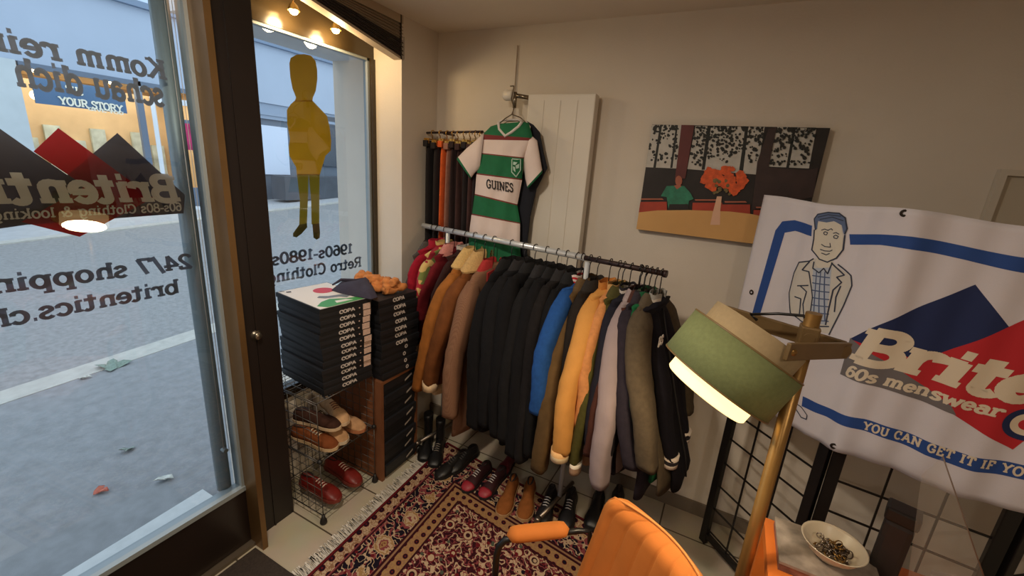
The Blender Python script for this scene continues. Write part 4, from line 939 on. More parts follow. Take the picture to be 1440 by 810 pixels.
garment(16, 'jacket', 'olive brown jacket hanging right of the bright blue jacket', 'jacket', (801, 430), (758, 662), (92, 70, 42), L=.78, sl=(.046, .058), noise=.2, nsc=14, ncuff=.25, rt_=.04, rb_=.036)
garment(17, 'jacket', 'black jacket between the olive brown and the mustard yellow jackets', 'jacket', (814, 418), (790, 640), (38, 32, 28), L=.7)
garment(18, 'harrington_jacket', 'mustard yellow jacket with pale cuffs hanging on the rail', 'jacket', (832, 418), (786, 636), (204, 144, 74), L=.62, rt_=.046, rb_=.036, ncuff=.26, cuff=((226, 178, 120), (240, 214, 170)), sl=(.050, .062), noise=.08, nsc=12, collar='stand', ccol=(196, 128, 58))
garment(19, 'jacket', 'peach tan jacket with short collar hanging behind the yellow one', 'jacket', (846, 412), (815, 600), (196, 132, 80), L=.6, collar='stand', ccol=(206, 160, 100))
garment(20, 'jacket', 'olive green jacket with white hem line over khaki ribbing', 'jacket', (850, 430), (808, 655), (72, 68, 30), L=.74, cuff=((222, 210, 190), (150, 118, 92), (150, 118, 92)), hem=(150, 118, 92), sl=(.044, .05))
garment(21, 'jacket', 'navy black jacket with a white collar stripe on the rail', 'jacket', (862, 424), (828, 630), (30, 30, 40), L=.7, collar='stand', ccol=((34, 32, 40), (206, 196, 188), (34, 32, 40)))
garment(22, 'jacket', 'dark maroon brown jacket hanging left of the lilac grey one', 'jacket', (874, 446), (828, 638), (74, 42, 34), L=.66, sl=(.046, .058))
garment(23, 'jacket', 'black jacket with a pale collar line hanging left of the lilac grey one', 'jacket', (884, 425), (850, 655), (30, 26, 30), L=.74, collar='stand', ccol=((30, 26, 30), (150, 140, 136), (30, 26, 30)))
garment(24, 'jacket', 'lilac grey jacket with a buttoned cuff hanging on the rail', 'jacket', (893, 436), (842, 683), (152, 136, 136), L=.72, rt_=.044, rb_=.038, ncuff=.25, sl=(.048, .06), noise=.08, nsc=10, collar='fold')
garment(25, 'jacket', 'dark navy jacket hanging right of the lilac grey one', 'jacket', (908, 440), (886, 655), (44, 38, 46), L=.78, sl=(.052, .064), rt_=.04, rb_=.036)
garment(26, 'track_jacket', 'bottle green jacket with tall collar near the lamp end of the rail', 'jacket', (916, 424), (905, 640), (26, 92, 54), L=.68, collar='stand', cuff=((206, 40, 44), (226, 206, 186)))
garment(27, 'jacket', 'taupe grey jacket hanging near the lamp end of the rail', 'jacket', (928, 444), (912, 660), (84, 72, 56), L=.72, sl=(.052, .064), rt_=.042, rb_=.038, nsh=.16, ncuff=.25)
garment(28, 'track_jacket', 'black track jacket with white cuff stripes at the lamp end of the rail', 'jacket', (944, 424), (943, 645), (22, 19, 26), L=.7, nsh=.10, ncuff=.10, cuff=((226, 210, 196), (40, 34, 40), (226, 210, 196)), collar='stand', ccol=((206, 196, 184), (160, 156, 150)), ds=.03)
tj, shf, zs_, zn_, zb_ = hang_all()[28]
qs, wd = text_quads('DS', .11); p0 = W(shf(zs_-.08)+.047, .15, zs_-.10); flat_mesh(place_quads(qs, wd, p0, p0-nv_*.05, V3(0, 0, .035)), dr*.002).build('chest_lettering', mat('white_print', (226, 214, 200), .8), tj)

# ------------------------------------------------------------------ shirts on the radiator valve
def c8(x, y): return (580+x*.2963, 100+y*.2963)
YJ = 1.975
gj = mat('jersey_green', (22, 104, 64), .85, noise=.08, scale=30, bump=.05, bscale=200); wj = mat('jersey_white', (226, 208, 200), .85, noise=.03, scale=20, bump=.05, bscale=200); rj = mat('jersey_trim_red', (120, 44, 44), .85); kj = mat('jersey_text_black', (28, 24, 26), .8); bj = mat('jersey_crest', (178, 206, 190), .8)
jer = thing('football_shirt', 'white and green striped football shirt hanging at the radiator valve', 'shirt', wy(700, 300, YJ))
rowsj = [(252, (412, 250), (524, 240)), (268, (372, 262), (552, 246)), (295, (334, 300), (572, 318)), (312, (332, 325), (568, 330)), (395, (325, 388), (530, 410)), (400, (324, 393), (529, 415)), (480, (306, 484), (520, 512)), (486, (304, 490), (520, 518)), (585, (296, 582), (498, 632)), (590, (294, 588), (498, 638)), (682, (282, 676), (512, 720)), (687, (280, 682), (511, 725)), (760, (272, 745), (510, 800)), (780, (270, 765), (509, 820)), (784, (270, 769), (509, 824)), (880, (262, 880), (520, 925))]
NJ = 24
def jrow(lp, rp_, side):
    a = c8(*lp); b = c8(*rp_); out = []
    for i in range(NJ+1):
        t = i/NJ; px = a[0]+(b[0]-a[0])*t; py = a[1]+(b[1]-a[1])*t
        dpt = .036*math.sqrt(max(0, 1-(2*t-1)**2)); z_ = (py-100)/.2963
        y = YJ-side*dpt+.006*math.sin(t*14+z_*.012)*(1 if side > 0 else .3)*min(1, max(0, (z_-300)/200))
        out.append(wy(px, py, y))
    return out
m = MB(); matj = [1, 0, 0, 2, 2, 0, 2, 1, 2, 0, 2, 1, 1, 2, 0]
matj = [0, 0, 2, 1, 2, 0, 2, 1, 2, 0, 2, 1, 1, 2, 0]
for side in (1, -1):
    R_ = [jrow(l, r, side) for _, l, r in rowsj]
    dR = [R_[0]]; dm = []
    for k in range(len(R_)-1):
        n = max(1, int((rowsj[k+1][0]-rowsj[k][0])/14))
        for q in range(1, n+1): dR.append([p+(p2-p)*q/n for p, p2 in zip(R_[k], R_[k+1])]); dm.append(matj[k])
    m.loft(dR, caps=False, closed=False, mis=dm)
jb = m.build('body', [gj, wj, rj], jer)
def jsleeve(path, mats_, ms, name='sleeve'):
    R_ = []
    for (a, b) in path:
        a = V3(*a); b = V3(*b); ring_ = []
        for i in range(16):
            th = 2*PI*i/16; t = .5-.5*math.cos(th); q = a+(b-a)*t; px, py = c8(*q)
            ring_.append(wy(px, py, YJ+.004-.028*math.sin(th)))
        R_.append(ring_)
    m = MB(); m.loft(R_, mis=ms); return m.build(name, mats_, jer)
jsleeve([((340, 290), (318, 470)), ((300, 330), (300, 480)), ((255, 368), (290, 492)), ((216, 408), (280, 506)), ((209, 418), (276, 512))], [wj, gj], [0, 0, 0, 1])
jsleeve([((560, 300), (528, 420)), ((592, 330), (530, 470)), ((604, 400), (535, 510)), ((616, 470), (544, 548)), ((618, 482), (546, 558))], [wj, gj], [0, 0, 0, 1])
m = MB(); pts = [c8(*p) for p in ((408, 244), (412, 275), (440, 308), (470, 290), (505, 262), (520, 240))]; m.tube([wy(*p, YJ-.030-.006*(i in (2, 3))) for i, p in enumerate(pts)], .007, 8); m.tube([wy(*p, YJ+.02) for p in [c8(*p) for p in ((408, 244), (430, 232), (470, 230), (505, 234), (520, 240))]], .006, 8); m.build('collar', mat('jersey_collar', (214, 206, 200), .85), jer)
m = MB(); m.prism([wy(*c8(*p), YJ+.012) for p in ((415, 248), (516, 244), (460, 305), (438, 305))], (0, .002, 0)); m.build('neck_lining', mat('jersey_inner', (196, 184, 180), .85), jer)
boxes((wy(*c8(446, 300), YJ+.006), wy(*c8(474, 274), YJ+.010))).build('neck_label', kj, jer)
def jfront(px, py):
    l, r = None, None
    z_ = (py-100)/.2963
    for k in range(len(rowsj)-1):
        if rowsj[k][1][1] <= z_ <= rowsj[k+1][2][1]+60 and rowsj[k][0]-20 <= z_ <= rowsj[k+1][0]+30: break
    x = (px-580)/.2963; lx = np.interp(z_, [r[1][1] for r in rowsj], [r[1][0] for r in rowsj]); rx = np.interp(z_, [r[2][1] for r in rowsj], [r[2][0] for r in rowsj])
    t = min(max((x-lx)/(rx-lx), 0.02), .98); dpt = .036*math.sqrt(1-(2*t-1)**2)
    return wy(px, py, YJ-dpt-.006*abs(math.sin(t*14+z_*.012))*.6-.004)
def jart(name, polys, m_, o=0):
    mb = MB()
    for i_, p in enumerate(polys):
        P = [jfront(*q)-V3(0, o+i_*5e-6, 0) for q in p]; mb.prism(P, (0, -.0006, 0))
    return mb.build(name, m_, jb)
qs, wd = text_quads('GUINES', .085, 0, track=.06); P0, P1 = V3(*c8(350, 553)), V3(*c8(480, 574)); jart('chest_lettering', [[tuple(p) for p in q] for q in place_quads(qs, wd, P0, P1, V3(0, -11.5))], kj)
jart('crest', [[c8(*p) for p in q] for q in (((474, 416), (514, 420), (512, 470), (492, 502), (472, 478)),)], gj, .001)
rj2 = random.Random(5)
jart('crest_emblem', [[c8(*p) for p in q] for q in (((474, 414), (516, 418), (516, 423), (474, 419)), ((470, 480), (475, 478), (492, 498), (492, 504)), ((512, 470), (516, 470), (494, 504), (492, 498)), ((471, 418), (475, 418), (474, 478), (470, 480)), ((512, 420), (516, 420), (516, 470), (511, 470)), ((480, 430), (500, 434), (488, 446), (478, 444)), ((490, 448), (508, 440), (506, 460), (494, 464)), ((478, 452), (488, 456), (490, 480), (480, 470)))], bj, .002)
hk = wy(*c8(488, 175), YJ+.02)
hj = thing('coat_hanger', 'wire hanger carrying the striped football shirt', 'hanger', hk)
m = MB(); vk = vx+V3(.02, -.012, .028); ap = wy(*c8(472, 205), YJ)
m.tube([ap, ap+V3(.004, .01, .03), vk+V3(.012, -.022, -.05), vk+V3(.02, -.02, -.005), vk+V3(.012, -.005, .012), vk+V3(-.01, 0, .012)], .0028, 8); m.build('hook', mat('steel_hanger', (120, 108, 90), .3, metal=.8), hj)
m = MB(); m.tube([wy(*c8(*p), YJ) for p in ((380, 275), (440, 225), (472, 205), (512, 220), (556, 262))], .003, 8); m.tube([wy(*c8(*p), YJ) for p in ((400, 268), (450, 240), (500, 236), (546, 262))], .0025, 8); m.build('shoulder_bar', MATS['steel_hanger'], hj)
# dark garment hanging behind it
m = MB(); R_ = []
for (l, r) in (((540, 235), (575, 255)), ((560, 262), (605, 290)), ((560, 300), (622, 380)), ((545, 400), (640, 455)), ((520, 500), (640, 462)), ((500, 560), (590, 560)), ((480, 660), (560, 690)), ((480, 780), (545, 830)), ((470, 900), (545, 930))):
    a, b = V3(*l), V3(*r); R_.append([wy(*c8(*(a+(b-a)*(.5-.5*math.cos(2*PI*i/14)))), 2.025-.016*math.sin(2*PI*i/14)) for i in range(14)])
m.loft(R_); bs = m.build('dark_shirt', mat('navy_black_cloth', (28, 30, 40), .9, noise=.2, scale=20)); tag(bs, 'dark navy shirt hanging half hidden behind the striped football shirt', 'shirt')

# ------------------------------------------------------------------ trousers hanging in the corner
YT = 2.06
tr = [(.0, (24, 20, 22)), (.16, (30, 24, 26)), (.30, (204, 88, 34)), (.42, (150, 104, 88)), (.52, (44, 28, 28)), (.64, (60, 36, 34)), (.76, (32, 24, 26)), (.86, (66, 40, 38)), (.95, (38, 28, 30))]
lab = ['black trousers nearest the window wall', 'dark grey trousers left of the orange pair', 'bright orange trousers', 'dusty pink trousers directly right of the orange pair', 'dark brown trousers second right of the orange pair', 'maroon brown trousers third right of the orange pair', 'black trousers fourth right of the orange pair', 'plum brown trousers second from the striped shirt', 'dark brown trousers nearest the striped shirt']
gold = mat('gold_clip', (196, 152, 76), .3, metal=.8)
tl, trr = wy(604, 190, YT), wy(668, 188, YT)
rail_t = tag(MB.build((lambda m: (m.tube([(tl[0]-.02, YT, tl[2]+.012), (trr[0]+.05, YT, trr[2]+.012)], .006, 8), m.tube([(tl[0]+.1, YT, tl[2]+.012), (tl[0]+.1, YB-.001, tl[2]+.012)], .006, 8), m.tube([(trr[0], YT, trr[2]+.012), (trr[0], YB-.001, trr[2]+.012)], .006, 8), m)[-1])(MB()), 'wall_rail', MATS['dark_rail_end']), 'short wall rail carrying trousers in the corner', 'rail')
for i, ((u, c), lb) in enumerate(zip(tr, lab)):
    x = tl[0]+.02+(trr[0]-tl[0]+.03)*u; zt2 = tl[2]-.035-.01*(i % 2)
    t = thing('trousers', lb+' on the corner wall rail', 'trousers', (x, YT, zt2-1.0), 'trousers on the corner wall rail')
    fm = mat('trouser_cloth_'+str(i), c, .92, noise=.15, scale=30, bump=.1, bscale=160); tw = .013
    def leg(dy, ph):
        R_ = []
        for k in range(15):
            v = k/14; z = zt2-1.0*v; wv = .055-.018*v
            R_.append([(x+tw*(1+.25*math.sin(ph+v*5))*math.sin(2*PI*j/14)+.004*math.sin(3*v+ph), YT+dy*v**.3+wv*math.cos(2*PI*j/14)*.8, z) for j in range(14)])
        m = MB(); m.loft(R_); return m
    leg(-.022, i).build('trouser_leg', fm, t); leg(.022, i+2).build('trouser_leg', fm, t)
    m = MB(); m.box((x-tw-.002, YT-.066, zt2-.03), (x+tw+.002, YT+.066, zt2+.004), bev=.004); m.build('waistband', fm, t)
    h = thing('clip_hanger', 'gold clip hanger holding the '+lb.split(' nearest')[0]+(' by the window wall' if i == 0 else ' by the striped shirt' if i == 8 else ''), 'hanger', (x, YT, zt2), 'gold clip hangers in the corner')
    if lb.startswith('black trousers nearest'): pass
    m = MB(); m.tube([(x, YT, zt2+.012)]+[(x+.004, YT-.015*math.cos(a), tl[2]+.012+.015*math.sin(a)) for a in np.linspace(-1.4, PI, 8)], .0028, 6); m.build('hook', gold, h)
    m = MB(); m.tube([(x, YT-.06, zt2+.012), (x, YT+.06, zt2+.012)], .004, 6)
    m.build('bar', gold, h)
    for s_ in (-1, 1): boxes(((x-tw-.003, YT+s_*.05-.004, zt2-.012), (x+tw+.003, YT+s_*.05+.004, zt2+.016))).build('clip', gold, h)

# ------------------------------------------------------------------ flat boxes, wire basket, shelf in the window recess
bx_b = mat('black_card', (22, 22, 24), .55, noise=.15, scale=12); bx_l = mat('black_card_lid', (30, 30, 34), .5, noise=.15, scale=12); bx_t = mat('white_box_print', (196, 186, 180), .7); st_m = mat('sticker_paper', (206, 176, 160), .7, noise=.12, scale=150)
def rotz(a): c, s_ = math.cos(a), math.sin(a); return np.array([[c, -s_, 0], [s_, c, 0], [0, 0, 1.]])
def flat_box(label, c, a, sx, sy, h, text, sticker, group, name='flat_box'):
    """c: centre of the front (+x) lower edge; box runs back from there"""
    t = thing(name, label, 'box', V3(*c)-rotz(a)@V3(sx/2, 0, 0), group); R = rotz(a); c = V3(*c)
    def bb(m, lo, hi, bev=0):
        q = (V3(*lo)+V3(*hi))/2; hh = (V3(*hi)-V3(*lo))/2; cw = c+R@q; m.box(cw-hh, cw+hh, R=R, bev=bev)
    m = MB(); bb(m, (-sx+.002, -sy/2+.002, .0004), (-.002, sy/2-.002, h*.75)); m.build('box_base', bx_b, t)
    m = MB(); bb(m, (-sx, -sy/2, h*.35), (0, sy/2, h-.0006), .0015); ld = m.build('box_lid', bx_l, t)
    if text:
        qs, wd = text_quads(text, .12, 0, slab=False); qs = place_quads(qs, wd, V3(.0003, -.038 if len(text) > 1 else .03, h*.38), V3(.0003, .042 if len(text) > 1 else .048, h*.38), V3(0, 0, h*.45))
        m = MB()
        for i_, q in enumerate(qs): m.prism([c+R@p+R@V3(i_*4e-6, 0, 0) for p in q], R@V3(.0005, 0, 0))
        m.build('lid_lettering', bx_t, ld)
    if sticker:
        m = MB(); bb(m, (0.0002, sticker-.02, h*.1), (.0008, sticker+.02, h*.98)); bb(m, (0.0002, sticker-.042, h*.45), (.0008, sticker-.036, h*.62)); m.build('paper_label', st_m, ld)
    return t
ordn = ['topmost', 'second', 'third', 'fourth', 'fifth', 'sixth', 'seventh', 'eighth', 'ninth', 'tenth', 'eleventh', 'lowest']
NB = 12; zb0, zt0 = .652, 1.045; hb = (zt0-zb0)/NB; rb = random.Random(11)
GS = 'flat black boxes stacked on the wire basket'
for k in range(NB):
    i = NB-1-k
    flat_box(f'flat black box with white lettering, {ordn[i]} in the stack on the wire basket', (-1.462+rb.uniform(-.006, .004), 1.288+rb.uniform(-.008, .008), zb0+k*hb), math.radians(-7+rb.uniform(-1.2, 1.2)), .345, .262, hb, 'COPA', .105 if k > 1 else 0, GS)
# printed box on top
PB = thing('printed_box', 'white printed box lid with a red disc on the stack of black boxes', 'box', (-1.64, 1.30, zt0)); R = rotz(math.radians(-7)); pc = V3(-1.46, 1.288, zt0)
def pbox(m, lo, hi, mi=0):
    q = (V3(*lo)+V3(*hi))/2; hh = (V3(*hi)-V3(*lo))/2; cw = pc+R@q; m.box(cw-hh, cw+hh, mi, R=R)
m = MB(); pbox(m, (-.352, -.132, .0003), (0, .132, .021)); m.build('box_body', bx_b, PB)
m = MB(); pbox(m, (-.345, -.126, .021), (-.004, .126, .0225)); pt = m.build('white_print', mat('white_gloss_print', (232, 226, 220), .35), PB)
def pflat(name, pts, mm, z=.0228): m = MB(); m.prism([pc+R@V3(a, b, z) for a, b in pts], (0, 0, .0005)); m.build(name, mm, pt)
pflat('red_disc', [(-.235+.046*math.cos(a*.2618), .035+.046*math.sin(a*.2618)) for a in range(24)], mat('print_disc_red', (200, 44, 54), .4))
gp = mat('print_pitch_green', (64, 150, 70), .4)
pflat('green_patch', [(-.005, -.09), (-.005, .125), (-.045, .10), (-.06, .04), (-.10, -.02), (-.085, -.07), (-.045, -.115)], gp)
pflat('white_patch', [(-.03, -.03), (-.025, .05), (-.05, .03), (-.06, -.02)], MATS['white_gloss_print'], .0234)
pflat('grey_figure', [(-.15, -.05), (-.12, -.03), (-.10, .03), (-.07, .05), (-.085, .075), (-.125, .06), (-.14, .0), (-.165, -.03)], mat('print_grey', (120, 126, 132), .4), .0234)
pflat('ink_mark', [(-.32, -.10), (-.315, -.08), (-.30, -.085), (-.305, -.105)], MATS['print_ink'], .0234)
pflat('ink_mark', [(-.345, -.115), (-.33, -.10), (-.328, -.106), (-.342, -.12)], MATS['print_ink'], .0234)
# wire basket of two tiers
wire = mat('grey_steel_wire', (84, 81, 78), .35, metal=.6); bxx0, bxx1, by0, by1 = -1.815, -1.47, 1.11, 1.443
bas = thing('wire_shoe_rack', 'two tier black wire cube rack holding shoes beside the dark door post', 'shoe rack', ((bxx0+bxx1)/2, (by0+by1)/2, 0))
def wgrid(name, O, A, Bv, na, nb, r=.0015):
    m = MB(); O, A, Bv = V3(*O), V3(*A), V3(*Bv)
    for i in range(na+1): m.tube([O+A*i/na, O+A*i/na+Bv], r*(1.6 if i in (0, na) else 1), 6)
    for j in range(nb+1): m.tube([O+Bv*j/nb, O+Bv*j/nb+A], r*(1.6 if j in (0, nb) else 1), 6)
    m.build(name, wire, bas)
for z0 in (.045, .345):
    wgrid('side_grid', (bxx0, by0, z0), (bxx1-bxx0, 0, 0), (0, 0, .29), 7, 6); wgrid('side_grid', (bxx0, by1, z0), (bxx1-bxx0, 0, 0), (0, 0, .29), 7, 6); wgrid('back_grid', (bxx0, by0, z0), (0, by1-by0, 0), (0, 0, .29), 7, 6)
for z0 in (.045, .343, .645): wgrid('shelf_grid', (bxx0, by0, z0), (bxx1-bxx0, 0, 0), (0, by1-by0, 0), 7, 7)
for x in (bxx0, bxx1):
    for y in (by0, by1):
        m = MB(); m.lathe([(0, 0), (.014, 0), (.017, .008), (.015, .022), (.01, .03), (.006, .05), (0, .05)], (x, y, .0), (0, 0, 1), 14); m.build('foot', mat('black_plastic', (22, 20, 20), .5), bas); m = MB(); m.ball((x, y, .345), .012); m.build('corner_connector', MATS['black_plastic'], bas)
# wooden shelf with shoe boxes right of the basket
wsh = mat('brown_board', (120, 74, 46), .6, noise=.15, scale=9)
sx0, sx1, sy0, sy1, szt = -1.80, -1.435, 1.462, 1.75, .60
shf_ = thing('wooden_cabinet', 'brown board cabinet holding black boxes beside the wire rack', 'cabinet', ((sx0+sx1)/2, (sy0+sy1)/2, 0))
boxes(((sx0, sy0, 0), (sx1, sy0+.018, szt))).build('side_panel', wsh, shf_); boxes(((sx0, sy1-.018, 0), (sx1, sy1, szt))).build('side_panel', wsh, shf_)
boxes(((sx0, sy0+.018, szt-.018), (sx1, sy1-.018, szt))).build('top_panel', wsh, shf_); boxes(((sx0, sy0+.018, 0), (sx1-.01, sy1-.018, .018))).build('bottom_panel', wsh, shf_); boxes(((sx0-.01, sy0, 0), (sx0, sy1, szt))).build('back_panel', wsh, shf_)
stripe = mat('white_label_line', (170, 160, 150), .7)
for k in range(8):
    z = .019+k*.07; c = (sx1-.004+.012*(k % 2 == 0), (sy0+sy1)/2, z)
    t = flat_box(f'black shoe box, {["lowest", "second lowest", "third lowest", "fourth lowest", "fourth highest", "third highest", "second highest", "topmost"][k]} inside the brown cabinet', c, 0, .33, .248, .0695, None, 0, 'black shoe boxes inside the brown cabinet', 'shoe_box')
    m = MB(); m.add([V3(c[0]+.0006, c[1]+.04, z+.02), V3(c[0]+.0006, c[1]+.095, z+.040), V3(c[0]+.0006, c[1]+.095, z+.052), V3(c[0]+.0006, c[1]+.04, z+.032)], [(0, 1, 2, 3)])
    m.build('label_strip', stripe, [o for o in t.children if o.name.startswith('box_lid')][0])
N2 = 11; h2 = (1.035-szt-.001)/N2
for k in range(N2):
    i = N2-1-k
    flat_box(f'flat black box, {(ordn[:10]+["lowest"])[i]} in the stack on the brown cabinet', (-1.43+rb.uniform(-.006, .004), 1.60+rb.uniform(-.008, .008), szt+.001+k*h2), math.radians(-4+rb.uniform(-1, 1)), .34, .262, h2, 'COPA' if k > 3 else 'O', 0, 'flat black boxes stacked on the brown cabinet')
# cap and scarf on the boxes
def lump(name, c, rx, ry, h, seed, m, a=0, fold=1.0, n=36, label=None):
    rn = random.Random(seed); ph = [rn.uniform(0, 6) for _ in range(8)]; G = []; R = rotz(a); c = V3(*c)
    for i in range(n+1):
        row = []
        for j in range(n):
            r = i/n; th = 2*PI*j/n
            k = 1+.10*math.sin(3*th+ph[0])+.07*math.sin(5*th+ph[1])
            x = rx*r*k*math.cos(th); y = ry*r*k*math.sin(th)
            z = h*(1-r**3)*(.65+.35*math.sin(x*32+ph[2])*math.sin(y*38+ph[3]))*(1 if fold < 1 else 1)+fold*.012*math.sin(x*75+y*46+ph[4])*(1-r**4)+fold*.009*math.sin(-x*52+y*88+ph[5])*(1-r**4)
            row.append(c+R@V3(x, y, max(z, .002)))
        G.append(row)
    mb = MB(); mb.loft(G, caps=False)
    mb.loft([G[-1], [V3(p[0], p[1], c[2]+.0008) for p in G[-1]]], caps=False); mb.loft([[V3(p[0], p[1], c[2]+.0008) for p in G[-1]], [c+V3(0, 0, .0008)]*n], caps=False)
    return mb
m = MB(); rs = random.Random(9)
for lay_ in range(3):
    pts = []
    for q in range(15):
        f = q/14; pts.append((-1.72+.26*f+.012*math.sin(q*1.3), 1.60+(.085-.02*lay_)*math.sin(q*1.9+lay_*1.1)*(.8+.2*math.sin(q)), 1.0405+.018+lay_*.017+.006*math.sin(q*2.3+lay_)))
    fine = []
    for a, b in zip(pts[:-1], pts[1:]): fine += [tuple(V3(*a)+(V3(*b)-V3(*a))*t) for t in (0, .25, .5, .75)]
    m.tube(fine+[pts[-1]], [.019+.004*math.sin(3*k) for k in range(len(fine)+1)], 10)
sc = m.build('knitted_scarf', mat('peach_orange_wool', (206, 132, 74), .95, noise=.18, scale=40, bump=.3, bscale=180)); tag(sc, 'crumpled peach orange knitted scarf on top of the black boxes', 'scarf')
cp = thing('cloth_cap', 'dark navy cloth cap lying across the two stacks of black boxes', 'cap', (-1.56, 1.47, 1.07))
nvc = mat('dark_navy_cloth', (52, 48, 66), .9, noise=.1, scale=50, bump=.1, bscale=160)
def capz(p): return p
cc0 = [c for c in ((466, 408), (478, 398), (500, 396), (520, 392), (531, 418), (522, 421), (500, 417), (478, 412))]
G = []; cen = at_z(505, 405, 1.09)
for r in np.linspace(0, 1, 12):
    row = []
    for j in range(32):
        t = j/32*8; i0 = int(t) % 8; q = V3(*cc0[i0])*(1-t+int(t))+V3(*cc0[(i0+1) % 8])*(t-int(t)); p = at_z(q[0], q[1], 1.07)
        b = cen+(p-cen)*r; z = 1.071+.034*(1-r**4)+.006*math.sin(b[0]*45+b[1]*20)*(1-r)
        row.append(V3(b[0], b[1], z))
    G.append(row)
m = MB(); m.loft(G, caps=False); m.loft([G[-1], [V3(p[0], p[1], 1.0695) for p in G[-1]], [V3(cen[0], cen[1], 1.0695)]*32], caps=False); m.build('crown', nvc, cp)
m = MB(); pk = [at_z(*q, 1.075) for q in ((464, 404), (475, 395), (495, 394), (515, 398), (500, 405), (480, 403))]; m.tube([p+V3(0, 0, .016+.01*math.sin(i)) for i, p in enumerate([at_z(*q, 1.08) for q in ((468, 405), (480, 400), (500, 401), (512, 397), (522, 391))])], [.004, .008, .008, .008, .005], 8); m.build('brim_fold', nvc, cp)

# ------------------------------------------------------------------ shoes
def shoe(label, pos, ang, Ls, upc, solec, kind='low', lace=None, accent=None, group=None, roll=0, name='shoe', noise=.15):
    pos = V3(*pos); R = rotz(ang); sc_ = Ls
    def P(x, y, z): return pos+R@V3(x*sc_, y*sc_, z*sc_)
    t = thing(name, label, 'shoe', pos, group)
    def wid(u): return np.interp(u, [0, .04, .12, .3, .5, .7, .85, .95, 1], [.02, .085, .115, .108, .115, .15, .145, .10, .015])
    def ctr(u): return np.interp(u, [0, .3, .6, .8, 1], [0, .004, .012, .012, .0])
    def hgt(u): return np.interp(u, [0, .05, .15, .42, .6, .8, .93, 1], [.16, .24, .27, .27, .215, .165, .12, .045])
    um = mat('shoe_'+str(upc), upc, .45 if kind != 'suede' else .95, noise=noise, scale=40, spec=.5 if kind != 'suede' else .1); sm_ = mat('sole_'+str(solec), solec, .7)
    us = list(np.linspace(0, 1, 22)); zs0 = .055
    m = MB(); R_ = []
    for u in us:
        w_ = wid(u); h = hgt(u)
        R_.append([P(u-.42, ctr(u)+w_*math.copysign(abs(math.cos(a))**.8, math.cos(a))*(1-.35*max(0, math.sin(a))**1.5*(u < .62)), zs0+(h-zs0)*max(0, math.sin(a))**.8) for a in np.linspace(0, PI, 13)])
    m.loft(R_); up_ = m.build('upper', um, t)
    m = MB(); out = [(u, ctr(u)+wid(u)*1.06) for u in us]+[(u, ctr(u)-wid(u)*1.06) for u in us[::-1]]
    m.prism([P(u-.42+(.006 if u > .9 else -.004 if u < .1 else 0), y, 0) for u, y in out], (0, 0, .06*sc_)); 
    if kind in ('low', 'brogue', 'boot'): m.prism([P(u-.42, y, -0.0) for u, y in out if u < .28], (0, 0, .075*sc_))
    m.build('sole', sm_, t)
    if kind == 'boot':
        R_ = []
        for z in np.linspace(.2, .72, 8): R_.append([P(-.24+.13*math.cos(a)*(1+.1*(z > .5)), .10*math.sin(a)*(1+.1*(z > .5)), z) for a in np.linspace(0, 2*PI, 17)[:-1]])
        m = MB(); m.loft(R_); m.build('shaft', um, t)
        m = MB(); m.add([P(-.24+.115*math.cos(a), .09*math.sin(a), .7215) for a in np.linspace(0, 2*PI, 17)[:-1]], [tuple(range(16))]); m.build('opening', mat('shoe_inside', (34, 26, 22), .9), t)
    else:
        m = MB(); R_ = []
        for k, (e, dz) in enumerate(((1.0, .012), (.82, .004), (.5, -.0), (.05, -.0))):
            R_.append([P(-.225+.155*e*math.cos(a), .066*e*math.sin(a), hgt(-.225+.42+.155*e*math.cos(a))-.012+dz) for a in np.linspace(0, 2*PI, 21)[:-1]])
        m.loft(R_); m.build('opening', mat('shoe_inside', (34, 26, 22), .9), t)
    if lace:
        lm_ = mat('lace_'+str(lace), lace, .7)
        for k in range(4):
            u = .47+.055*k; h = hgt(u)+.008; m = MB(); m.tube([P(u-.42, -.055, h-.018), P(u-.415, 0, h+.006), P(u-.42, .055, h-.018)], .010*sc_, 6); m.build('lace', lm_, t)
    if accent:
        m = MB(); ac = mat('accent_'+str(accent), accent, .5); R_ = []
        for u in np.linspace(.80, .985, 6):
            w_ = wid(u)*1.03; h = hgt(u)+.006; R_.append([P(u-.42, ctr(u)+w_*math.copysign(abs(math.cos(a))**.8, math.cos(a)), zs0+(h-zs0)*max(0, math.sin(a))**.8) for a in np.linspace(0, PI, 13)])
        m.loft(R_); m.build('toe_cap', ac, t)
    return t
SU = (128, 76, 38); zr = .010
def face(a_deg): return math.radians(a_deg)
def shoe_at(px, py, z, lab, ang, L, *a, **k):
    p = at_z(px, py, z); return shoe(lab, (p[0], p[1], z), face(ang), L, *a, **k)
gsh = 'shoes under the clothes rail'
shoe_at(716, 697, zr, 'brown suede desert boot nearer the window, toe towards the room', -78, .275, SU, (176, 140, 100), 'suede', group=gsh)
shoe_at(742, 702, zr, 'brown suede desert boot nearer the armrest, toe towards the room', -74, .275, SU, (176, 140, 100), 'suede', group=gsh)
shoe_at(674, 672, zr, 'burgundy toed shoe with silver laces nearer the tweed blazer', -95, .25, (52, 26, 30), (28, 22, 24), 'low', lace=(196, 190, 186), accent=(146, 34, 48), group=gsh)
shoe_at(696, 680, zr, 'burgundy toed shoe with silver laces nearer the suede boots', -92, .25, (52, 26, 30), (28, 22, 24), 'low', lace=(196, 190, 186), accent=(146, 34, 48), group=gsh)
shoe_at(716, 652, zr, 'dark burgundy shoe standing behind the suede boots', -88, .25, (92, 26, 34), (30, 22, 22), 'low', group=gsh)
shoe_at(640, 655, zr, 'black leather shoe at the rug edge below the tweed blazer', -100, .26, (22, 20, 20), (18, 16, 16), 'low', lace=(60, 56, 54), group=gsh)
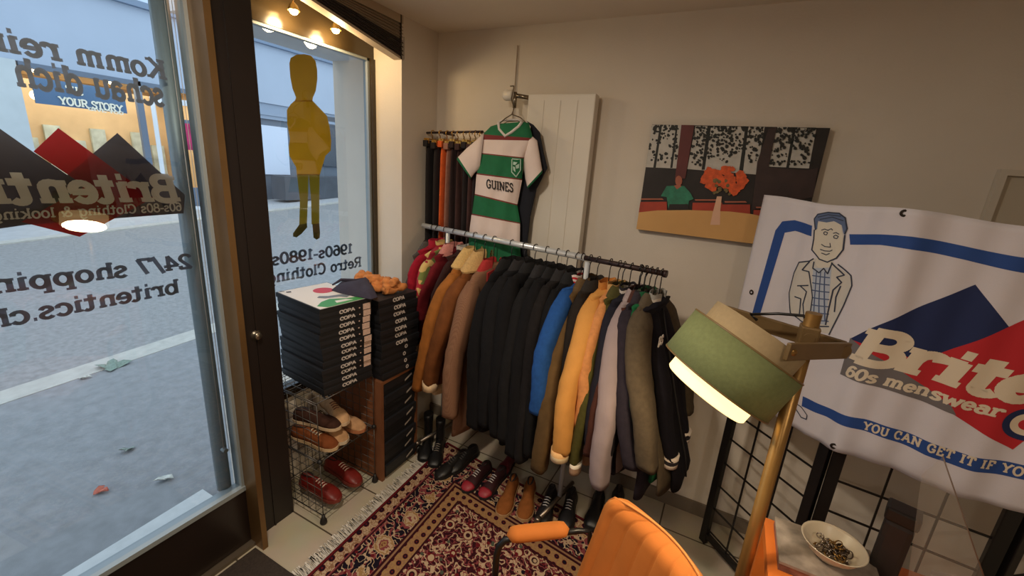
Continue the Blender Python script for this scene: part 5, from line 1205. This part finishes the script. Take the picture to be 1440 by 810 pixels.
shoe_at(655, 648, zr, 'black leather shoe between the burgundy pair and the tweed blazer', -96, .26, (24, 22, 22), (18, 16, 16), 'low', lace=(60, 56, 54), group=gsh)
shoe_at(600, 628, .0, 'tall black boot under the camel coat nearer the window', -60, .27, (18, 17, 18), (16, 15, 15), 'boot', group=gsh)
shoe_at(616, 636, .0, 'tall black boot under the camel coat nearer the tweed blazer', -64, .27, (18, 17, 18), (16, 15, 15), 'boot', lace=(120, 112, 104), group=gsh)
shoe_at(770, 712, zr, 'black shoe with white laces directly right of the suede boots', -82, .27, (26, 24, 26), (24, 22, 22), 'low', lace=(190, 186, 184), group=gsh)
shoe_at(800, 716, zr, 'black shoe with white laces beside the rail foot', -80, .27, (26, 24, 26), (24, 22, 22), 'low', lace=(190, 186, 184), group=gsh)
shoe_at(838, 716, zr, 'plain black shoe behind the chair armrest', -84, .27, (20, 18, 18), (18, 16, 16), 'low', group=gsh)
shoe_at(866, 712, zr, 'plain black shoe nearest the chair back', -84, .27, (20, 18, 18), (18, 16, 16), 'low', group=gsh)
gbs = 'shoes in the wire rack'
for k, (y, z, col, sol, lab, ang, lc, kd) in enumerate(((1.185, .351, (120, 66, 36), (200, 170, 130), 'brown suede shoe with pale sole on the upper tier, nearest the door post', 8, (210, 190, 160), 'suede'), (1.275, .351, (176, 136, 98), (196, 178, 152), 'tan shoe with cream sole in the middle of the upper tier', -6, (220, 206, 186), 'suede'), (1.365, .351, (182, 140, 102), (170, 108, 72), 'tan shoe with orange sole on the upper tier, nearest the cabinet', 4, None, 'suede'),
    (1.20, .053, (116, 30, 24), (120, 46, 34), 'red leather shoe on the lower tier, nearer the door post', 2, (226, 206, 190), 'low'), (1.345, .053, (116, 30, 24), (120, 46, 34), 'red leather shoe on the lower tier, nearer the cabinet', -3, (226, 206, 190), 'low'))):
    shoe(lab, (-1.625, y, z), math.radians(ang), .27, col, sol, kd, lace=lc, group=gbs)
for k, (y, lab, col) in enumerate(((1.215, 'dark brown shoe stacked on the upper tier shoes nearest the door post', (62, 40, 32)), (1.325, 'beige strapped shoe stacked on the tan upper tier shoes', (196, 156, 116)))):
    shoe(lab, (-1.64, y, .351+.078), math.radians(14-30*k), .26, col, (206, 178, 144), 'suede', lace=(90, 40, 30) if k else None, group=gbs)

# ------------------------------------------------------------------ floor lamp
lampmat = mat('lamp_diffuser', (255, 222, 160), .5, emit=2.0, ecol=(255, 220, 150))
green_sh = mat('sage_green_shade', (122, 130, 84), .9, noise=.08, scale=120, bump=.1, bscale=300); beige_sh = mat('beige_shade', (170, 148, 112), .85, noise=.05, scale=100); gold_p = mat('brushed_brass_pole', (160, 124, 72), .35, metal=.75, noise=.05, scale=20); wood_y = mat('walnut_brass_yoke', (120, 96, 62), .45, metal=.3, noise=.1, scale=14)
ad = V3(-.441, -.262, -.858); ad /= np.linalg.norm(ad); au = -ad
PX, PY = .199, 1.14
fl = thing('floor_lamp', 'lit floor lamp with tilted sage green drum shade on a brass pole', 'lamp', (PX, PY, 0))
D0 = CAM+ray(1004.6, 536)*1.045; RD, HD = .139, .116
m = MB(); m.lathe([(0, 0), (.125, 0), (.13, .004), (.13, .014), (.12, .02), (.02, .024), (0, .024)], (PX, PY, .0), (0, 0, 1), 40); m.build('base', gold_p, fl)
m = MB(); m.tube([(PX, PY, .02), (PX, PY, 1.43)], .0165, 16); m.build('pole', gold_p, fl)
m = MB(); m.lathe([(RD-.004, 0), (RD, 0), (RD, HD), (RD-.004, HD), (RD-.004, 0)], D0, au, 56); m.lathe([(.114, HD-.002), (RD-.003, HD-.002)], D0, au, 56); sd = m.build('drum_shade', green_sh, fl)
m = MB()
for hh in (.001, HD-.001): m.lathe([(RD+.001, hh-.002), (RD+.0016, hh), (RD+.001, hh+.002), (RD-.003, hh+.001), (RD-.003, hh-.001), (RD+.001, hh-.002)], D0, au, 56)
m.build('shade_rim', mat('shade_rim_brass', (120, 96, 56), .5), sd)
m = MB(); m.lathe([(.112, HD-.03), (.112, HD+.045), (.108, HD+.045), (.108, HD-.03)], D0, au, 48); m.build('upper_shade', beige_sh, fl)
m = MB(); m.lathe([(.0, HD+.035), (.108, HD+.035)], D0, au, 40); m.build('top_plate', wood_y, fl)
m = MB(); m.lathe([(.104, .05), (.104, -.034), (.100, -.038), (0, -.038)], D0, au, 48); m.build('light_diffuser', lampmat, fl)
dl_ = bpy.data.lights.new('floor_lamp_light', 'AREA'); dl_.shape = 'DISK'; dl_.size = .19; dl_.energy = 5; dl_.color = (1, .80, .52)
lo_ = bpy.data.objects.new('floor_lamp_light', dl_); COL.objects.link(lo_); lo_.location = D0-au*.042; lo_.rotation_euler = Vector(ad).to_track_quat('-Z', 'Y').to_euler()
CU = D0+au*(HD+.042); bdir = V3(-.511, .86, 0); bdir -= au*np.dot(bdir, au); bdir /= np.linalg.norm(bdir)
TA = at_y(1180, 490, 1.175)
for s_ in (-1, 1):
    a = CU+bdir*s_*.117; e = TA+bdir*s_*.012; dv = (e-a); l = np.linalg.norm(dv); dv /= l; zz_ = V3(0, 0, 1)-dv*dv[2]; zz_ /= np.linalg.norm(zz_); yy_ = np.cross(zz_, dv)
    R = np.column_stack([dv, yy_, zz_]); m = MB(); c = (a+e)/2+V3(0, 0, 0); m.box(c-V3(l/2+.018, .005, .019), c+V3(l/2+.018, .005, .019), R=R, bev=.002); yk = m.build('yoke_arm', wood_y, fl)
    m = MB(); m.lathe([(0, -.012), (.007, -.012), (.008, -.008), (.008, .010), (0, .012)], a+yy_*(.004*-s_), bdir, 12); m.build('pivot_screw', gold_p, yk)
tb = TA; m = MB(); m.tube([TA-bdir*.02, TA+bdir*.02], .014, 10); m.build('tail_block', wood_y, fl)
m = MB(); m.tube([(PX, PY-.02, 1.375), (PX, PY+.02, 1.375)], .012, 10); m.box((PX-.019, PY-.019, 1.345), (PX+.019, PY+.019, 1.40), bev=.004); m.build('pole_clamp', wood_y, fl)
m = MB(); cpt = [CU+au*.02+bdir*.03, at_y(1055, 442, 1.17), at_y(1095, 441, 1.15), at_y(1130, 444, 1.14), at_y(1143, 456, 1.135), (PX+.006, PY-.014, 1.40)]
m.tube(cpt, .0035, 8); m.build('cord', blk, fl)

# ------------------------------------------------------------------ orange armchair
vel = mat('orange_velvet', (166, 94, 36), .8, noise=.10, scale=9, bump=.05, bscale=300, spec=.25); N, L, b = nodes_of(vel); b.inputs['Sheen Weight'].default_value = .3; b.inputs['Sheen Tint'].default_value = rgb(255, 190, 110)
fd = V3(-.67, -.742, 0); e1 = V3(.742, -.67, 0); TLc = V3(-.144, 1.156, .80)
BW = .47; ch = thing('armchair', 'orange velvet armchair with channelled back and black tube arms', 'chair', TLc+e1*BW/2+fd*.25-V3(0, 0, .8))
def bk(u, v, side):   # u across 0..1, v up 0..1
    rad_ = .075; hgt_ = .42; z = hgt_*v; x = u*BW
    zt = hgt_-rad_; 
    sh__ = 0
    if z > zt: 
        k = (z-zt)/rad_; ins = rad_*(1-math.sqrt(max(0, 1-k*k))); x = ins+u*(BW-2*ins)
    nch = 9; chn = .007*abs(math.sin(PI*nch*u))**.4
    curve = .045*(2*u-1)**2
    edge = min(1, min(u, 1-u, 1-v+.0)*14); edge = math.sqrt(max(0, edge))
    d = (.030*edge+chn*edge)*side if side > 0 else -.030*edge
    p = TLc+e1*x-V3(0, 0, hgt_-z)+fd*((hgt_-z)*.25+curve+d); return p
m = MB(); nu_, nv2 = 108, 24
Fm = [[bk(i/nu_, k/nv2, 1) for i in range(nu_+1)] for k in range(nv2+1)]; Bm = [[bk(i/nu_, k/nv2, -1) for i in range(nu_+1)] for k in range(nv2+1)]
m.loft(Fm, closed=False, caps=False); m.loft(Bm, closed=False, caps=False)
m.loft([Fm[0], Bm[0]], closed=False, caps=False); m.loft([Fm[-1], Bm[-1]], closed=False, caps=False); m.loft([[r[0] for r in Fm], [r[0] for r in Bm]], closed=False, caps=False); m.loft([[r[-1] for r in Fm], [r[-1] for r in Bm]], closed=False, caps=False)
bkr = m.build('backrest', vel, ch)
m = MB(); pp_ = [bk(0, k/20, -1)*.5+bk(0, k/20, 1)*.5 for k in range(21)]+[bk(i/40, 1, 1)*.5+bk(i/40, 1, -1)*.5 for i in range(1, 41)]+[bk(1, 1-k/20, -1)*.5+bk(1, 1-k/20, 1)*.5 for k in range(1, 21)]
m.tube(pp_, .004, 6); m.build('piping', mat('orange_piping', (176, 106, 46), .8), bkr)
SB = TLc-V3(0, 0, .42)+fd*.12
R = np.column_stack([fd, e1, V3(0, 0, 1)])
m = MB(); sc2 = SB+e1*BW/2+fd*.24+V3(0, 0, .03); m.box(sc2-V3(.25, .235, .045), sc2+V3(.25, .235, .045), R=R, bev=.03); m.build('seat', vel, ch)
pad_a, pad_b = at_z(713, 757, .63), at_z(799, 748, .63); pdv = (pad_b-pad_a)/np.linalg.norm(pad_b-pad_a)
tubem = mat('black_chair_tube', (24, 22, 22), .35, metal=.3)
zf = .012
def arm(off):
    o_ = off; A_, B_ = pad_a+o_, pad_b+o_
    m = MB(); R_ = []
    for u in np.linspace(0, 1, 15):
        p = A_+(B_-A_)*(u*1.02-.01); r = .026*(max(0, 1-(2*u-1)**8))**.5+.0015
        R_.append([p+V3(-pdv[1], pdv[0], 0)*r*math.cos(a)*1.0+V3(0, 0, 1)*r*.78*math.sin(a)+V3(0, 0, .012) for a in np.linspace(0, 2*PI, 17)[:-1]])
    m.loft(R_); m.build('armrest_pad', vel, ch)
    fl0 = A_-pdv*.03; bkp = (bk(0, .52, 0) if np.linalg.norm(o_) < .01 else bk(1, .52, 0))
    m = MB(); m.tube([B_-pdv*.04+V3(0, 0, -.002), B_+pdv*.03, B_+pdv*.07-V3(0, 0, .004), bkp], .0095, 10)
    m.tube([B_-pdv*.04+V3(0, 0, -.002), A_+pdv*.02+V3(0, 0, -.002), A_-pdv*.005+V3(0, 0, -.006), A_-pdv*.022-V3(0, 0, .025), A_-pdv*.028-V3(0, 0, .06), V3(*(A_-pdv*.028)[:2], .06), V3(*(A_-pdv*.02)[:2], .03+zf), V3(*(A_+pdv*.01)[:2], .01+zf), V3(*(A_+pdv*.42)[:2], .01+zf), V3(*(A_+pdv*.45)[:2], .03+zf), (A_+pdv*.43)*V3(1, 1, 0)+V3(0, 0, .36)], .0105, 10); m.build('arm_tube', tubem, ch)
arm(V3(0, 0, 0)); arm(e1*(BW+.10))
m = MB(); m.tube([SB+fd*.05+e1*.0-V3(0, 0, .02), SB+fd*.05+e1*BW-V3(0, 0, .02)], .0105, 10); m.build('cross_bar', tubem, ch)

# ------------------------------------------------------------------ orange table and what stands on it
ZT = .72
orng = mat('orange_lacquer', (206, 110, 40), .5, noise=.06, scale=10)
tb = thing('side_table', 'orange side table at the right edge of the photo', 'table', (.55, 1.08, 0))
tx0, tx1, ty0, ty1 = .250, .86, .80, 1.346
boxes(((tx0, ty0, ZT-.03), (tx1, ty1, ZT))).build('table_top', orng, tb)
for x in (tx0, tx1-.045):
    for y in (ty0, ty1-.045): boxes(((x, y, .0), (x+.045, y+.045, ZT-.03))).build('leg', orng, tb)
boxes(((tx0+.02, ty0+.045, ZT-.11), (tx0+.036, ty1-.045, ZT-.03))).build('apron', orng, tb); boxes(((tx0+.045, ty1-.036, ZT-.11), (tx1-.045, ty1-.02, ZT-.03))).build('apron', orng, tb)
gift = thing('patterned_box', 'flat grey marbled box under the white bowl', 'box', (.39, 1.24, ZT))
mb2 = mat('grey_marbled_paper', (150, 138, 126), .6, noise=.35, scale=28); mb3 = mat('brown_marbled_edge', (128, 88, 76), .6, noise=.4, scale=40)
boxes(((.274, 1.152, ZT+.0005), (.50, 1.325, ZT+.022))).build('box_base', mb3, gift); boxes(((.272, 1.150, ZT+.022), (.502, 1.327, ZT+.030))).build('box_lid', mb2, gift)
bwp = at_z(1172, 766, .79); bz = ZT+.0305
bowl = MB(); bowl.lathe([(0, .0), (.034, 0), (.038, .006), (.058, .022), (.071, .044), (.0745, .047), (.072, .0475), (.067, .043), (.054, .022), (.034, .009), (0, .007)], (bwp[0], bwp[1], bz), (0, 0, 1), 48)
tag(bowl.build('bowl', mat('cream_ceramic', (226, 212, 188), .3)), 'cream ceramic bowl full of metal rings on the marbled box', 'bowl')
rm = [mat('silver_ring', (170, 160, 150), .25, metal=.95), mat('dark_silver_ring', (96, 82, 70), .35, metal=.9), mat('brass_ring', (150, 116, 66), .3, metal=.9)]
rg = random.Random(21); ringmesh = []
for k in range(46):
    r = .0075+rg.random()*.003; a = rg.random()*6.28; rad2 = .036*math.sqrt(rg.random()); lay_ = k/46
    c = V3(bwp[0]+rad2*math.cos(a), bwp[1]+rad2*math.sin(a), bz+.014+.017*lay_+rad2*.12)
    n = V3(rg.uniform(-1, 1), rg.uniform(-1, 1), rg.uniform(.15, 1)); n /= np.linalg.norm(n); u_ = np.cross(n, V3(1, .3, .2)); u_ /= np.linalg.norm(u_); w_ = np.cross(n, u_)
    m = MB(); R_ = []
    for i in range(17):
        th = 2*PI*i/16; d_ = u_*math.cos(th)+w_*math.sin(th); R_.append([c+d_*r+(d_*math.cos(b_)*.6+n*math.sin(b_))*.0022 for b_ in np.linspace(0, 2*PI, 7)[:-1]])
    m.loft(R_, caps=False)
    if k % 4 == 0: m.ball(c+u_*r, .0042, seg=8, rings=6)
    tag(m.build('finger_ring', rm[k % 3]), 'small metal ring among the jumble in the cream bowl', 'ring', 'rings jumbled in the cream bowl')
tp_ = thing('black_canister', 'dark grey upright canister with wider lid behind the cream bowl', 'canister', (.537, 1.29, ZT))
cm = mat('charcoal_plastic', (46, 42, 42), .5, noise=.1, scale=20)
Rc = rotz(math.radians(-18)); cc_ = V3(.522, 1.285, ZT)
m = MB(); m.box(cc_+V3(-.030, -.025, .001), cc_+V3(.030, .025, .178), R=Rc, bev=.012); m.build('body', cm, tp_)
m = MB(); m.box(cc_+V3(-.034, -.029, .178), cc_+V3(.034, .029, .214), R=Rc, bev=.006); m.build('lid', mat('black_lid', (28, 26, 26), .5), tp_)
# clear acrylic card stand
acr = glass_mat('clear_acrylic', .10, (225, 222, 216)); aed = mat('acrylic_edge', (112, 92, 78), .3)
ast = thing('acrylic_stand', 'clear acrylic stand with a slanted edge holding small cards', 'stand', (.62, 1.2, ZT))
An = V3(.25, -.97, 0); Ap = V3(.62, 1.19, 0)
def ac(px, py): return at_p(px, py, Ap, An)
qa = [ac(1326, 642), ac(1384, 812), ac(1268, 860), ac(1296, 668)]
zf_ = ZT+.002
dirA = V3(.97, .25, 0)
qa[1] = qa[0]+(qa[1]-qa[0])*((qa[0][2]-zf_)/(qa[0][2]-qa[1][2])); qa[2] = V3(qa[3][0], qa[3][1], zf_)+dirA*.07
hz_ = bpy.data.materials.new('hazy_acrylic'); hz_.use_nodes = True; N, L, b = nodes_of(hz_); tt = N.new('ShaderNodeBsdfTransparent'); mx_ = N.new('ShaderNodeMixShader'); mx_.inputs['Fac'].default_value = .22; b.inputs['Base Color'].default_value = rgb(206, 198, 186); b.inputs['Roughness'].default_value = .15
L.new(tt.outputs[0], mx_.inputs[1]); L.new(b.outputs[0], mx_.inputs[2]); L.new(mx_.outputs[0], N['Material Output'].inputs['Surface'])
m = MB(); m.add(qa, [(0, 1, 2, 3)]); so = m.build('slanted_sheet', hz_, ast, fix=False)
m = MB(); m.tube([qa[0], qa[1]], .0014, 6); m.build('sheet_edge', aed, ast)
m = MB(); bq = [qa[2], qa[1], qa[1]-An*.10, qa[2]-An*.10]; m.prism(bq, (0, 0, .003)); m.build('foot_plate', hz_, ast)
cd = mat('pale_grey_card', (176, 168, 160), .7)
for k in range(3):
    p = qa[2]+dirA*(.05+.012*k)-An*(.022+.016*k)+V3(0, 0, .004); m = MB(); m.prism([p, p+dirA*.055, p+dirA*.055+V3(0, 0, .085)-An*.012, p+V3(0, 0, .085)-An*.012], An*-.0012)
    tag(m.build('card', cd), ['front grey card behind the clear acrylic stand', 'middle grey card behind the clear acrylic stand', 'rear grey card behind the clear acrylic stand'][k], 'card', 'cards in the acrylic stand')
m = MB(); p = V3(.56, 1.10, ZT+.001); m.box(p, p+V3(.09, .05, .004)); tag(m.build('yellow_note', mat('pale_yellow_paper', (226, 214, 140), .8)), 'pale yellow paper slip in front of the acrylic stand', 'paper')

cdm = mat('pale_cord', (150, 150, 148), .7)
for (a_, b_, lb) in (((254, 22), (300, 640), 'thin pale blind cord hanging beside the pull bar, nearer the bar'), ((262, 22), (309, 640), 'thin pale blind cord hanging beside the pull bar, nearer the bronze edge')):
    p_ = at_x(*a_, -1.646); q_ = at_x(*b_, -1.646); m = MB(); m.tube([(-1.646, (p_[1]+q_[1])/2, q_[2]), (-1.646, (p_[1]+q_[1])/2, ZC)], .0009, 6); tag(m.build('blind_cord', cdm), lb, 'cord')
